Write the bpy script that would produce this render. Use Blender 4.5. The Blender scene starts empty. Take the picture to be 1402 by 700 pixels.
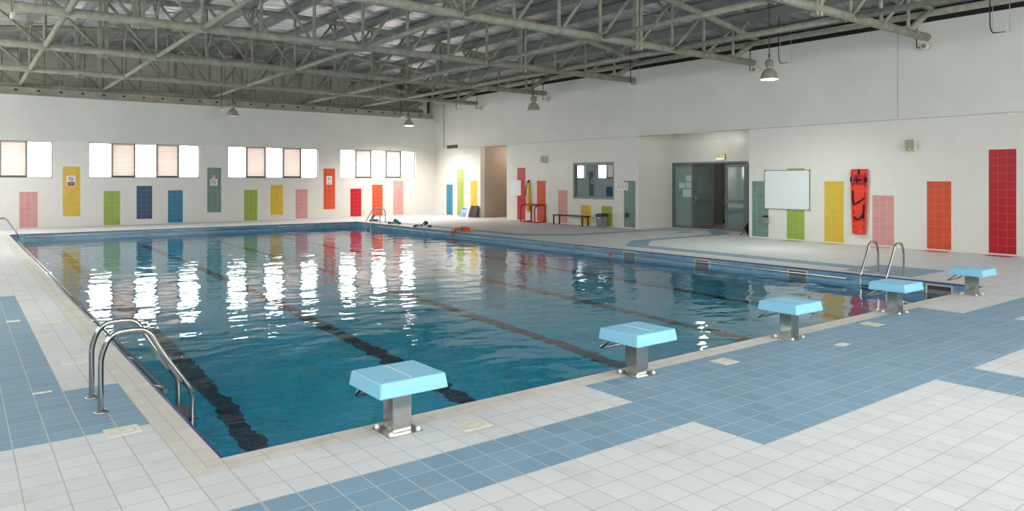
import bpy, bmesh, math, random
from math import sin, cos, pi, radians
from mathutils import Vector, Matrix
from mathutils.geometry import delaunay_2d_cdt

SC = bpy.context.scene
COL = SC.collection
random.seed(7)

# ------------------------------------------------------------------ camera
cam_d = bpy.data.cameras.new('camera')
cam = bpy.data.objects.new('camera', cam_d)
COL.objects.link(cam)
cam.location = (-1.353, -4.871, 1.8)
cam.rotation_euler = (pi / 2, 0, -radians(37.4218))
cam_d.sensor_width = 36.0
cam_d.lens = 36.0 * 992.866 / 1402.0
cam_d.shift_y = (246.634 - 350.0) / 1402.0
cam_d.clip_start = 0.05
cam_d.clip_end = 300
SC.camera = cam

# ------------------------------------------------------------------ light and exposure
SC.view_settings.view_transform = 'Standard'
SC.view_settings.look = 'None'
SC.view_settings.gamma = 1.0
SC.view_settings.use_curve_mapping = False
SC.view_settings.exposure = -0.42
SKY = 13.0
world = bpy.data.worlds.new('world')
SC.world = world
world.use_nodes = True
bg = world.node_tree.nodes['Background']
bg.inputs['Color'].default_value = (1.0, 0.99, 0.965, 1)
bg.inputs['Strength'].default_value = SKY
SC.cycles.max_bounces = 12
SC.cycles.diffuse_bounces = 6
SC.cycles.glossy_bounces = 5
SC.cycles.transmission_bounces = 6
SC.cycles.transparent_max_bounces = 12
SC.cycles.sample_clamp_indirect = 8.0


def portal(loc, rot, sx, sy):
    d = bpy.data.lights.new('window_portal', 'AREA')
    d.shape = 'RECTANGLE'
    d.size, d.size_y = sx, sy
    d.cycles.is_portal = True
    o = bpy.data.objects.new('window_portal', d)
    o.location = loc
    o.rotation_euler = rot
    COL.objects.link(o)


# hall dimensions (metres); x across the pool, y along it, pool corner at the origin
W, L = 12.436, 24.204            # pool
XL, XR = -3.72, 18.48            # side walls
YN, YF, YU = -9.0, 27.646, 29.0  # near wall, far wall, cladding above the far wall
COP = 0.22                       # coping width
WATER = -0.22
POOL_Z = -2.6
ZT = 3.40                        # top of the wall tiles
CX = 7.36                        # ridge of the roof
ZB = 5.38                        # truss bottom chord
TRUSS_Y = [3.25, 8.25, 13.15, 18.1, 23.1, 28.1]


def ztop(x):
    return 7.1 - 0.0085 * (x - CX) ** 2


# ------------------------------------------------------------------ node helpers
def lin(c):
    return tuple(((v / 255.0) / 12.92 if v / 255.0 <= 0.04045 else ((v / 255.0 + 0.055) / 1.055) ** 2.4) for v in c) + (1.0,)


class NT:
    def __init__(self, name):
        self.m = bpy.data.materials.new(name)
        self.m.use_nodes = True
        self.t = self.m.node_tree
        self.b = self.t.nodes['Principled BSDF']
        self.out = self.t.nodes['Material Output']

    def n(self, typ, **kw):
        nd = self.t.nodes.new(typ)
        for k, v in kw.items():
            setattr(nd, k, v)
        return nd

    def link(self, a, b):
        self.t.links.new(a, b)

    def put(self, sock, v):
        if hasattr(v, 'is_linked') or isinstance(v, bpy.types.NodeSocket):
            self.link(v, sock)
        else:
            sock.default_value = v

    def math(self, op, a, b=0.0, c=None):
        nd = self.n('ShaderNodeMath', operation=op)
        self.put(nd.inputs[0], a)
        self.put(nd.inputs[1], b)
        if c is not None:
            self.put(nd.inputs[2], c)
        return nd.outputs[0]

    def mix(self, f, a, b, blend='MIX'):
        nd = self.n('ShaderNodeMix', data_type='RGBA', blend_type=blend)
        self.put(nd.inputs[0], f)
        self.put(nd.inputs[6], a)
        self.put(nd.inputs[7], b)
        return nd.outputs[2]

    def noise(self, scale, detail=3, vec=None, rough=0.55):
        nd = self.n('ShaderNodeTexNoise')
        nd.inputs['Scale'].default_value = scale
        nd.inputs['Detail'].default_value = detail
        nd.inputs['Roughness'].default_value = rough
        self.link(vec if vec is not None else self.obj(), nd.inputs['Vector'])
        return nd.outputs['Fac']

    def obj(self):
        if not hasattr(self, '_o'):
            self._o = self.n('ShaderNodeTexCoord').outputs['Object']
        return self._o

    def xyz(self):
        if not hasattr(self, '_x'):
            s = self.n('ShaderNodeSeparateXYZ')
            self.link(self.obj(), s.inputs[0])
            self._x = s.outputs
        return self._x

    def ramp(self, v, a, b, ca=(0, 0, 0, 1), cb=(1, 1, 1, 1)):
        nd = self.n('ShaderNodeMapRange')
        nd.inputs[1].default_value = a
        nd.inputs[2].default_value = b
        self.link(v, nd.inputs[0])
        return nd.outputs[0]

    def bump(self, h, strength=0.3, dist=0.01):
        nd = self.n('ShaderNodeBump')
        nd.inputs['Strength'].default_value = strength
        nd.inputs['Distance'].default_value = dist
        self.link(h, nd.inputs['Height'])
        self.link(nd.outputs[0], self.b.inputs['Normal'])
        return nd.outputs[0]


def plain(name, col, rough=0.5, metal=0.0, var=0.0, scale=6.0, bump=0.0, bscale=40.0, spec=0.5):
    t = NT(name)
    c = lin(col)
    t.b.inputs['Roughness'].default_value = rough
    t.b.inputs['Metallic'].default_value = metal
    t.b.inputs['Specular IOR Level'].default_value = spec
    if var:
        f = t.noise(scale, 4)
        lo = tuple(v * (1 - var) for v in c[:3]) + (1,)
        hi = tuple(min(1, v * (1 + var)) for v in c[:3]) + (1,)
        f2 = t.ramp(f, 0.3, 0.7)
        t.link(t.mix(f2, lo, hi), t.b.inputs['Base Color'])
    else:
        t.b.inputs['Base Color'].default_value = c
    if bump:
        t.bump(t.noise(bscale, 4), bump)
    return t.m


def grid(name, col, grout, ax, sx, sy, w, ox=0.0, oy=0.0, rough=0.35, var=0.05, dirt=0.0, left_fix=False, wy=None, spec=0.5, cloud=0.0):
    """square tiles with grout lines; ax = the two object axes the tiles lie on"""
    t = NT(name)
    x = t.xyz()
    a, b = x['XYZ'.index(ax[0])], x['XYZ'.index(ax[1])]
    if left_fix:
        neg = t.math('LESS_THAN', a, 0.0)
        a2 = t.math('MULTIPLY_ADD', a, 0.955, 0.01)
        mx = t.n('ShaderNodeMix', data_type='FLOAT')
        t.link(neg, mx.inputs[0]); t.link(a, mx.inputs[2]); t.link(a2, mx.inputs[3])
        a = mx.outputs[0]
    lines, ids = [], []
    for v, s, o, ww in ((a, sx, ox, w), (b, sy, oy, wy or w)):
        q = t.math('DIVIDE', t.math('SUBTRACT', v, o), s)
        fr = t.math('ABSOLUTE', t.math('SUBTRACT', t.math('FRACT', q), 0.5))
        lines.append(t.math('GREATER_THAN', fr, 0.5 - ww / (2 * s)))
        ids.append(t.math('FLOOR', q))
    ln = t.math('MAXIMUM', lines[0], lines[1])
    cmb = t.n('ShaderNodeCombineXYZ')
    t.link(ids[0], cmb.inputs[0]); t.link(ids[1], cmb.inputs[1])
    wn = t.n('ShaderNodeTexWhiteNoise', noise_dimensions='3D')
    t.link(cmb.outputs[0], wn.inputs['Vector'])
    c = lin(col)
    lo = tuple(v * (1 - var) for v in c[:3]) + (1,)
    hi = tuple(min(1, v * (1 + var)) for v in c[:3]) + (1,)
    base = t.mix(wn.outputs['Value'], lo, hi)
    if cloud:
        nf = t.ramp(t.noise(1.7, 4), 0.35, 0.7)
        base = t.mix(t.math('MULTIPLY', nf, cloud), base, lin((200, 200, 190)))
    base = t.mix(ln, base, lin(grout))
    if dirt:
        nf = t.ramp(t.noise(2.3, 6, rough=0.7), 0.55, 0.78)
        base = t.mix(t.math('MULTIPLY', nf, dirt), base, lin((120, 112, 96)))
    t.link(base, t.b.inputs['Base Color'])
    t.b.inputs['Roughness'].default_value = rough
    t.b.inputs['Specular IOR Level'].default_value = spec
    h = t.math('SUBTRACT', 1.0, ln)
    t.bump(h, 0.25, 0.002)
    return t.m


M = {}
M['floor_white'] = grid('white_floor_tile', (212, 213, 215), (176, 171, 162), 'XY', 0.2, 0.2, 0.006, rough=0.52, spec=0.3, var=0.04, dirt=0.25, left_fix=True)
M['floor_blue'] = grid('blue_floor_tile', (126, 157, 180), (200, 198, 190), 'XY', 0.2, 0.2, 0.006, rough=0.55, spec=0.25, var=0.07, dirt=0.08, left_fix=True, cloud=0.06)
M['coping_x'] = grid('coping_tile_along_x', (210, 205, 197), (172, 164, 152), 'XY', 0.25, 0.11, 0.005, rough=0.55, var=0.05, dirt=0.4)
M['coping_y'] = grid('coping_tile_along_y', (210, 205, 197), (172, 164, 152), 'XY', 0.11, 0.25, 0.005, rough=0.55, var=0.05, dirt=0.4)
M['wall_tile_x'] = grid('white_wall_tile_x', (224, 222, 217), (217, 215, 210), 'XZ', 0.192, 0.192, 0.006, ox=0.48, oy=0.02, rough=0.3, var=0.015)
M['wall_tile_y'] = grid('white_wall_tile_y', (222, 221, 214), (215, 214, 207), 'YZ', 0.192, 0.192, 0.006, ox=1.47, oy=0.04, rough=0.3, var=0.015)
M['paint'] = plain('white_wall_paint', (221, 222, 216), 0.75, var=0.045, scale=0.7)
M['waterline'] = grid('blue_waterline_tile', (112, 164, 194), (150, 178, 192), 'XZ', 0.25, 0.12, 0.006, oy=-0.01, rough=0.15, var=0.12)
M['waterline_y'] = grid('blue_waterline_tile_side', (112, 164, 194), (150, 178, 192), 'YZ', 0.25, 0.12, 0.006, oy=-0.01, rough=0.15, var=0.12)
M['pool'] = grid('pool_floor_tile', (124, 214, 242), (160, 222, 242), 'XY', 0.25, 0.25, 0.008, rough=0.3, var=0.1)
M['pool_x'] = grid('pool_wall_tile_x', (124, 214, 242), (160, 222, 242), 'XZ', 0.25, 0.25, 0.008, rough=0.3, var=0.1)
M['pool_y'] = grid('pool_wall_tile_y', (124, 214, 242), (160, 222, 242), 'YZ', 0.25, 0.25, 0.008, rough=0.3, var=0.1)
M['lane'] = grid('navy_lane_tile', (40, 44, 84), (56, 62, 100), 'XY', 0.25, 0.25, 0.008, rough=0.3, var=0.15)
M['nosing'] = grid('violet_nosing_tile', (66, 62, 128), (120, 116, 150), 'XY', 0.25, 0.25, 0.006, rough=0.25, var=0.1)
PANEL = {'yellow': (214, 180, 62), 'pink': (208, 150, 148), 'green': (150, 172, 74), 'navy': (36, 70, 112),
         'blue': (36, 118, 158), 'teal': (112, 138, 128), 'orange': (206, 82, 50), 'red': (178, 26, 42)}
PGROUT = {'yellow': (220, 196, 110), 'pink': (224, 190, 184), 'green': (186, 198, 130), 'navy': (110, 136, 160),
          'blue': (100, 158, 186), 'teal': (146, 172, 160), 'orange': (222, 140, 110), 'red': (212, 110, 110)}
for k in PANEL:
    M['panel_' + k] = grid('glazed_%s_tile' % k, PANEL[k], PGROUT[k], 'XZ', 0.192, 0.192, 0.006, rough=0.28, var=0.05, spec=0.3)
    M['inlay_' + k] = plain('floor_%s_tile' % k, PANEL[k], 0.45, var=0.05)
M['steel'] = plain('stainless_steel', (176, 176, 172), 0.12, 1.0)
M['steel_dull'] = plain('brushed_steel', (176, 176, 170), 0.3, 1.0)
M['truss'] = plain('fireproofed_grey_steel', (156, 157, 141), 0.8, var=0.22, scale=7, bump=0.6, bscale=22)
M['purlin'] = plain('galvanised_purlin', (132, 136, 133), 0.55, 0.2, var=0.12, scale=2)
M['platform'] = plain('light_blue_plastic', (140, 204, 234), 0.42, var=0.03, scale=30, bump=0.08, bscale=240)
M['white_plastic'] = plain('white_plastic', (236, 236, 232), 0.4)
M['cream'] = plain('cream_plastic', (214, 210, 188), 0.5)
M['grey_plastic'] = plain('grey_plastic', (128, 130, 126), 0.5)
M['dark_grey'] = plain('dark_grey_plastic', (62, 64, 62), 0.5)
M['black'] = plain('black_plastic', (20, 20, 20), 0.5)
M['strap'] = plain('black_webbing', (18, 18, 20), 0.8)
M['red_paint'] = plain('red_painted_steel', (168, 22, 40), 0.4)
M['spine'] = plain('orange_red_plastic', (232, 52, 24), 0.4, var=0.05)
M['spine_red'] = plain('crimson_vinyl', (176, 18, 40), 0.45, var=0.1)
M['yellow_foam'] = plain('yellow_foam', (226, 186, 34), 0.6)
M['blue_foam'] = plain('pale_blue_foam', (120, 156, 220), 0.6, var=0.12, scale=8)
M['navy_foam'] = plain('blue_foam', (46, 84, 168), 0.6)
M['alu'] = plain('grey_aluminium_frame', (128, 130, 128), 0.4, 0.6)
M['alu_dark'] = plain('slate_door_frame', (114, 122, 122), 0.45, 0.3)
M['rail_dark'] = plain('dark_window_rail', (92, 94, 92), 0.5)
M['paper'] = plain('white_paper', (236, 238, 238), 0.8)
M['ink'] = plain('grey_ink', (150, 150, 160), 0.8)
M['board'] = plain('whiteboard_enamel', (226, 234, 234), 0.28)
M['maroon'] = plain('maroon_print', (140, 36, 56), 0.7)
M['green_ink'] = plain('green_print', (24, 120, 66), 0.7)
M['concrete'] = plain('raw_concrete', (168, 164, 150), 0.9, var=0.18, scale=2.5, bump=0.3, bscale=30)
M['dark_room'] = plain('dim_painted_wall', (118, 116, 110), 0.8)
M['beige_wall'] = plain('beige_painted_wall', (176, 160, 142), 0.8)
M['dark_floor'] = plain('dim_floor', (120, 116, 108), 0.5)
M['gap'] = plain('dark_edge', (44, 46, 44), 0.8)
M['lamp_shell'] = plain('lamp_reflector', (172, 166, 148), 0.4, 0.3, var=0.1, scale=9)
M['lamp_cap'] = plain('lamp_housing', (148, 150, 148), 0.45, 0.4)
M['rope_teal'] = plain('teal_lane_float', (34, 118, 104), 0.5)
M['rope_navy'] = plain('navy_lane_float', (24, 50, 130), 0.5)
M['rope_grey'] = plain('grey_lane_float', (96, 116, 116), 0.5)
M['rope_white'] = plain('white_lane_float', (230, 232, 230), 0.5)
M['rope_orange'] = plain('orange_lane_float', (226, 84, 30), 0.5)
M['rope_yellow'] = plain('yellow_lane_float', (226, 186, 60), 0.5)
M['rope_pink'] = plain('pink_lane_float', (226, 110, 110), 0.5)
M['rope_dark'] = plain('dark_lane_float', (40, 58, 62), 0.5)
M['lid_ring'] = plain('pale_ring', (186, 180, 164), 0.5)
M['cover'] = plain('ivory_cover_plate', (224, 220, 208), 0.4, var=0.06, scale=14)


def emit(name, col, s):
    t = NT(name)
    t.b.inputs['Base Color'].default_value = lin(col)
    t.b.inputs['Emission Color'].default_value = lin(col)
    t.b.inputs['Emission Strength'].default_value = s
    return t.m


M['bulb'] = emit('lit_lamp_lens', (255, 250, 240), 14.0)
M['bulb_off'] = plain('unlit_lamp_lens', (206, 204, 192), 0.3)
M['exit'] = emit('backlit_exit_panel', (255, 246, 214), 0.12)
M['exit_tube'] = emit('exit_lamp_tube', (255, 236, 190), 1.0)


def clear_glass(name, tint, refl, rough=0.0, rcol=(1, 1, 1, 1), film=0.0, fcol=(120, 146, 140)):
    t = NT(name)
    tr = t.n('ShaderNodeBsdfTransparent'); tr.inputs[0].default_value = tint
    gl = t.n('ShaderNodeBsdfGlossy'); gl.inputs['Roughness'].default_value = rough
    gl.inputs['Color'].default_value = rcol
    lw = t.n('ShaderNodeLayerWeight'); lw.inputs['Blend'].default_value = 0.5
    fr = t.math('MULTIPLY_ADD', t.math('POWER', lw.outputs['Facing'], 5.0), 0.95, 0.04)
    f = t.math('MINIMUM', t.math('ADD', fr, refl), 1.0)
    mx = t.n('ShaderNodeMixShader')
    body = tr.outputs[0]
    if film:
        df = t.n('ShaderNodeBsdfDiffuse'); df.inputs[0].default_value = lin(fcol)
        m2 = t.n('ShaderNodeMixShader'); m2.inputs[0].default_value = film
        t.link(body, m2.inputs[1]); t.link(df.outputs[0], m2.inputs[2])
        body = m2.outputs[0]
    t.link(f, mx.inputs[0]); t.link(body, mx.inputs[1]); t.link(gl.outputs[0], mx.inputs[2])
    t.link(mx.outputs[0], t.out.inputs['Surface'])
    return t.m


M['glass'] = clear_glass('clear_window_glass', (0.97, 0.98, 0.98, 1), 0.0)
M['door_glass'] = clear_glass('tinted_door_glass', (0.46, 0.56, 0.54, 1), 0.14, 0.03, (0.82, 0.95, 0.94, 1), 0.55, (146, 170, 164))
M['office_glass'] = clear_glass('reflective_office_glass', (0.3, 0.34, 0.36, 1), 0.3, 0.0, (0.8, 0.92, 1.0, 1))


def slat_mat():
    t = NT('translucent_blind_slats')
    d = t.n('ShaderNodeBsdfDiffuse'); tr = t.n('ShaderNodeBsdfTranslucent')
    x = t.xyz()
    fr = t.math('FRACT', t.math('DIVIDE', x['Z' if False else 2], 0.068))
    line = t.math('LESS_THAN', fr, 0.22)
    c = t.mix(line, lin((232, 220, 214)), lin((176, 156, 148)))
    t.link(c, d.inputs[0])
    c2 = t.mix(line, (0.019, 0.0168, 0.0157, 1), (0.0105, 0.0088, 0.0082, 1))
    t.link(c2, tr.inputs[0])
    ad = t.n('ShaderNodeAddShader')
    t.link(d.outputs[0], ad.inputs[0]); t.link(tr.outputs[0], ad.inputs[1])
    t.link(ad.outputs[0], t.out.inputs['Surface'])
    return t.m


M['slats'] = slat_mat()


def roof_mat():
    t = NT('silver_foil_roof_lining')
    x = t.xyz()
    q = t.math('FRACT', t.math('DIVIDE', x[1], 1.05))
    seam = t.math('LESS_THAN', q, 0.018)
    f = t.ramp(t.noise(1.6, 5, rough=0.65), 0.3, 0.72)
    c = t.mix(f, lin((200, 202, 204)), lin((238, 240, 242)))
    c = t.mix(seam, c, lin((80, 82, 82)))
    t.link(c, t.b.inputs['Base Color'])
    t.b.inputs['Metallic'].default_value = 0.8
    t.b.inputs['Roughness'].default_value = 0.33
    mp = t.n('ShaderNodeMapping'); mp.inputs['Scale'].default_value = (1.1, 3.2, 1)
    t.link(t.obj(), mp.inputs[0])
    t.bump(t.noise(0.9, 2, mp.outputs[0]), 0.8, 0.2)
    return t.m


M['roof'] = roof_mat()


def cladding_mat():
    t = NT('grey_precast_cladding')
    x = t.xyz()
    q = t.math('FRACT', t.math('DIVIDE', x[0], 1.37))
    seam = t.math('LESS_THAN', q, 0.016)
    f = t.ramp(t.noise(1.3, 6, rough=0.65), 0.3, 0.75)
    c = t.mix(f, lin((206, 202, 188)), lin((230, 226, 214)))
    c = t.mix(seam, c, lin((84, 82, 74)))
    t.link(c, t.b.inputs['Base Color'])
    t.b.inputs['Roughness'].default_value = 0.85
    return t.m


M['cladding'] = cladding_mat()


def water_mat():
    t = NT('pool_water')
    gm = t.n('ShaderNodeNewGeometry')
    mp = t.n('ShaderNodeMapping'); mp.inputs['Rotation'].default_value = (0, 0, 0.6)
    mp.inputs['Scale'].default_value = (1.0, 1.35, 1)
    t.link(gm.outputs['Position'], mp.inputs[0])
    a = t.noise(1.15, 2, mp.outputs[0], 0.5)
    b = t.noise(3.3, 2, mp.outputs[0], 0.5)
    h = t.math('MULTIPLY_ADD', b, 0.24, a)
    bp = t.n('ShaderNodeBump')
    bp.inputs['Strength'].default_value = 1.0
    bp.inputs['Distance'].default_value = 0.022
    t.link(h, bp.inputs['Height'])
    fr = t.n('ShaderNodeFresnel'); fr.inputs['IOR'].default_value = 1.333
    rf = t.n('ShaderNodeBsdfRefraction'); rf.inputs['IOR'].default_value = 1.333
    rf.inputs['Roughness'].default_value = 0.0
    rf.inputs['Color'].default_value = (0.1, 0.93, 1.0, 1)
    gl = t.n('ShaderNodeBsdfGlossy'); gl.inputs['Roughness'].default_value = 0.0
    gl.inputs['Color'].default_value = (1, 1, 1, 1)
    mx = t.n('ShaderNodeMixShader')
    for nd in (fr, rf, gl):
        t.link(bp.outputs[0], nd.inputs['Normal'])
    t.link(fr.outputs[0], mx.inputs[0]); t.link(rf.outputs[0], mx.inputs[1]); t.link(gl.outputs[0], mx.inputs[2])
    t.link(mx.outputs[0], t.out.inputs['Surface'])
    return t.m


M['water'] = water_mat()


# ------------------------------------------------------------------ mesh helpers
def box(bm, x0, x1, y0, y1, z0, z1, mi=0, bev=0.0):
    vs = [bm.verts.new(p) for p in ((x0, y0, z0), (x1, y0, z0), (x1, y1, z0), (x0, y1, z0), (x0, y0, z1), (x1, y0, z1), (x1, y1, z1), (x0, y1, z1))]
    fs = [bm.faces.new([vs[i] for i in q]) for q in ((3, 2, 1, 0), (4, 5, 6, 7), (0, 1, 5, 4), (1, 2, 6, 5), (2, 3, 7, 6), (3, 0, 4, 7))]
    for f in fs:
        f.material_index = mi
    if bev:
        es = list({e for f in fs for e in f.edges})
        r = bmesh.ops.bevel(bm, geom=es, offset=bev, segments=2, affect='EDGES', profile=0.5)
        for f in r['faces']:
            f.material_index = mi


def frame_of(d):
    d = d.normalized()
    a = Vector((0, 0, 1)) if abs(d.z) < 0.9 else Vector((1, 0, 0))
    u = d.cross(a).normalized()
    return u, d.cross(u).normalized()


def sweep(bm, pts, r, seg=10, cap=True, radii=None, mi=0):
    """round tube along a path (parallel transported rings)"""
    pts = [Vector(p) for p in pts]
    rings = []
    u = v = None
    for i, p in enumerate(pts):
        if i == 0:
            d = pts[1] - p
        elif i == len(pts) - 1:
            d = p - pts[i - 1]
        else:
            d = (pts[i + 1] - p).normalized() + (p - pts[i - 1]).normalized()
        d = d.normalized()
        if u is None:
            u, v = frame_of(d)
        else:
            u = (u - d * u.dot(d)).normalized()
            v = d.cross(u).normalized()
        rr = radii[i] if radii else r
        rings.append([bm.verts.new(p + (u * cos(2 * pi * k / seg) + v * sin(2 * pi * k / seg)) * rr) for k in range(seg)])
    for a, b in zip(rings, rings[1:]):
        for k in range(seg):
            f = bm.faces.new((a[k], a[(k + 1) % seg], b[(k + 1) % seg], b[k]))
            f.smooth = True
            f.material_index = mi
    if cap:
        f = bm.faces.new(list(reversed(rings[0]))); f.material_index = mi
        f = bm.faces.new(rings[-1]); f.material_index = mi


def tube(bm, a, b, r, seg=10):
    sweep(bm, [a, b], r, seg)


def chaikin(pts, n=3):
    pts = [Vector(p) for p in pts]
    for _ in range(n):
        q = [pts[0]]
        for a, b in zip(pts, pts[1:]):
            q += [a * 0.75 + b * 0.25, a * 0.25 + b * 0.75]
        q.append(pts[-1])
        pts = q
    return pts


def lathe(bm, prof, seg=24, c=(0, 0, 0), cap0=False, cap1=False):
    rings = []
    for r, z in prof:
        rings.append([bm.verts.new((c[0] + r * cos(2 * pi * k / seg), c[1] + r * sin(2 * pi * k / seg), c[2] + z)) for k in range(seg)])
    for a, b in zip(rings, rings[1:]):
        for k in range(seg):
            f = bm.faces.new((a[k], a[(k + 1) % seg], b[(k + 1) % seg], b[k]))
            f.smooth = True
    if cap0:
        bm.faces.new(list(reversed(rings[0])))
    if cap1:
        bm.faces.new(rings[-1])


def prism(bm, poly, y0, y1, plane='XZ'):
    """extrude a polygon drawn in a plane along the third axis"""
    def P(a, b, c):
        return {'XZ': (a, c, b), 'YZ': (c, a, b), 'XY': (a, b, c)}[plane]
    A = [bm.verts.new(P(a, b, y0)) for a, b in poly]
    B = [bm.verts.new(P(a, b, y1)) for a, b in poly]
    n = len(poly)
    bm.faces.new(A); bm.faces.new(list(reversed(B)))
    for i in range(n):
        bm.faces.new((A[i], B[i], B[(i + 1) % n], A[(i + 1) % n]))


def obj(name, bm, mat, parent=None, loc=(0, 0, 0), rot=(0, 0, 0), label=None, recalc=True, smooth=None):
    if recalc:
        bmesh.ops.recalc_face_normals(bm, faces=bm.faces[:])
    me = bpy.data.meshes.new(name)
    bm.to_mesh(me)
    bm.free()
    for m in (mat if isinstance(mat, (list, tuple)) else [mat]):
        me.materials.append(m)
    o = bpy.data.objects.new(name, me)
    COL.objects.link(o)
    o.location = loc
    o.rotation_euler = rot
    if parent is not None:
        o.parent = parent
    if label:
        o['label'] = label
    return o


def B():
    return bmesh.new()


def tag(o, label, cat, group=None, kind=None):
    o['label'] = label
    o['category'] = cat
    if group:
        o['group'] = group
    if kind:
        o['kind'] = kind
    return o


def thing(name, label, cat, loc=(0, 0, 0), rot=(0, 0, 0), group=None):
    o = bpy.data.objects.new(name, None)
    o.empty_display_size = 0.1
    COL.objects.link(o)
    o.location = loc
    o.rotation_euler = rot
    return tag(o, label, cat, group)


def struct(name, bm, mat, label, cat, **kw):
    return tag(obj(name, bm, mat, **kw), label, cat, kind='structure')


def dup(root, loc, label, rot=None):
    def cp(o, parent):
        c = o.copy()
        COL.objects.link(c)
        if parent is not None:
            c.parent = parent
        for ch in list(o.children):
            cp(ch, c)
        return c
    r = cp(root, None)
    r.location = loc
    if rot is not None:
        r.rotation_euler = rot
    r['label'] = label
    return r


def text_mesh(name, s, size, mat, parent, loc, rot, depth=0.002):
    cu = bpy.data.curves.new(name, 'FONT')
    cu.body = s
    cu.size = size
    cu.extrude = depth
    cu.align_x = 'CENTER'
    cu.align_y = 'CENTER'
    tmp = bpy.data.objects.new(name + '_tmp', cu)
    COL.objects.link(tmp)
    bpy.context.view_layer.update()
    me = bpy.data.meshes.new_from_object(tmp.evaluated_get(bpy.context.evaluated_depsgraph_get()))
    bpy.data.objects.remove(tmp)
    me.materials.clear()
    me.materials.append(mat)
    o = bpy.data.objects.new(name, me)
    COL.objects.link(o)
    o.parent = parent
    o.location = loc
    o.rotation_euler = rot
    return o


# ------------------------------------------------------------------ floor
def polys_mesh(outline, hole, polys, z, mats):
    """flat tiled floor: outline with a hole, polygons = (points, material index)"""
    pts, edges = [], []

    def ring(p):
        s = len(pts)
        pts.extend(Vector(q) for q in p)
        edges.extend((s + i, s + (i + 1) % len(p)) for i in range(len(p)))
    ring(outline)
    ring(hole)
    for p, _ in polys:
        ring(p)
    vo, eo, fo, _, _, _ = delaunay_2d_cdt(pts, edges, [], 0, 1e-5)

    def inside(q, p):
        r = False
        for i in range(len(p)):
            a, b = p[i], p[i - 1]
            if (a[1] > q[1]) != (b[1] > q[1]) and q[0] < (b[0] - a[0]) * (q[1] - a[1]) / (b[1] - a[1]) + a[0]:
                r = not r
        return r
    bm = B()
    vs = [bm.verts.new((v[0], v[1], z)) for v in vo]
    for f in fo:
        c = sum((vo[i] for i in f), Vector((0, 0))) / len(f)
        if not inside(c, outline) or inside(c, hole):
            continue
        mi = 0
        for p, k in polys:
            if inside(c, p):
                mi = k
        face = bm.faces.new([vs[i] for i in f])
        face.material_index = mi
        if face.normal.z < 0:
            face.normal_flip()
    bm.normal_update()
    for f in bm.faces:
        if f.normal.z < 0:
            f.normal_flip()
    return bm


def rect(x0, x1, y0, y1):
    return [(x0, y0), (x1, y0), (x1, y1), (x0, y1)]


def hmir(p):
    return [(x, 22.72 - y) for x, y in p]


chev = [(13.1, 2.62), (13.68, 2.62), (13.7, 8.66), (15.0, 9.72), (18.98, 9.8), (20.2, 10.9), (20.37, 11.36), (19.8, 11.36), (18.55, 10.18), (14.6, 10.14), (13.12, 8.98)]
polys = [
    (rect(-3.0, 3.0, -1.4, -0.8), 1),
    ([(3.0, -2.0), (5.65, -2.0), (5.65, -5.0), (6.36, -5.0), (6.36, -2.04), (14.5, -2.04), (14.5, -0.8), (9.44, -0.8), (9.44, -COP), (3.0, -COP)], 1),
    (rect(6.36, 14.5, -5.0, -2.47), 1),
    (rect(9.5, 10.1, -1.46, -1.36), 0),
    (rect(-2.4, -COP, 1.0, 2.36), 1),
    (rect(-2.4, -0.635, 2.36, 8.8), 1),
    (rect(W + COP, 14.25, 1.3, 2.62), 1),
    (chev, 1), (hmir(chev[2:]) + [(13.1, 22.2), (13.62, 22.2)][::1], 1),
    ([(18.1, 11.3), (18.6, 11.12), (19.05, 11.36), (18.6, 11.68)], 1),
]
# mirrored chevron arm and the long band to the far end
polys[8] = ([(13.08, 13.72), (14.6, 12.56), (18.55, 12.54), (19.8, 11.36), (20.37, 11.36), (20.2, 11.82), (18.98, 12.92), (15.0, 13.0), (13.6, 14.06), (13.6, 23.6), (13.08, 23.6)], 1)
PX = [  # right-wall tile columns: colour, y0, z0, rows, has a floor inlay
    ('blue', 25.97, 0.04, 8), ('green', 24.97, 0.04, 12), ('yellow', 23.79, 0.04, 9),
    ('red', 20.08, 0.04, 12), ('orange', 18.70, 0.04, 9), ('pink', 17.31, 0.04, 7), ('yellow', 15.93, 0.03, 4),
    ('green', 14.75, 0.03, 4), ('teal', 13.57, 0.04, 9), ('teal', 8.06, 0.04, 9), ('green', 6.86, 0.04, 11),
    ('yellow', 5.67, 0.04, 9), ('pink', 4.29, 0.04, 7), ('orange', 2.89, 0.04, 9), ('red', 1.48, 0.04, 13)]
floor_mats = [M['floor_white'], M['floor_blue']]
for c, y0, z0, rows in PX:
    if c in ('red', 'orange', 'pink', 'yellow', 'green') and y0 < 22 and not 14 < y0 < 16:
        if M['inlay_' + c] not in floor_mats:
            floor_mats.append(M['inlay_' + c])
        polys.append((rect(XR - 0.42, XR - 0.001, y0, y0 + 0.576), floor_mats.index(M['inlay_' + c])))
bm = polys_mesh([(XL, YN), (XR, YN), (XR, 8.75), (20.5, 8.75), (20.5, 13.44), (XR, 13.44), (XR, YF), (XL, YF)],
                rect(-COP, W + COP, -COP, L + COP), polys, 0.0, floor_mats)
struct('floor', bm, floor_mats, 'white and blue tiled pool deck with a stepped blue pattern', 'floor', recalc=False)

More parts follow.
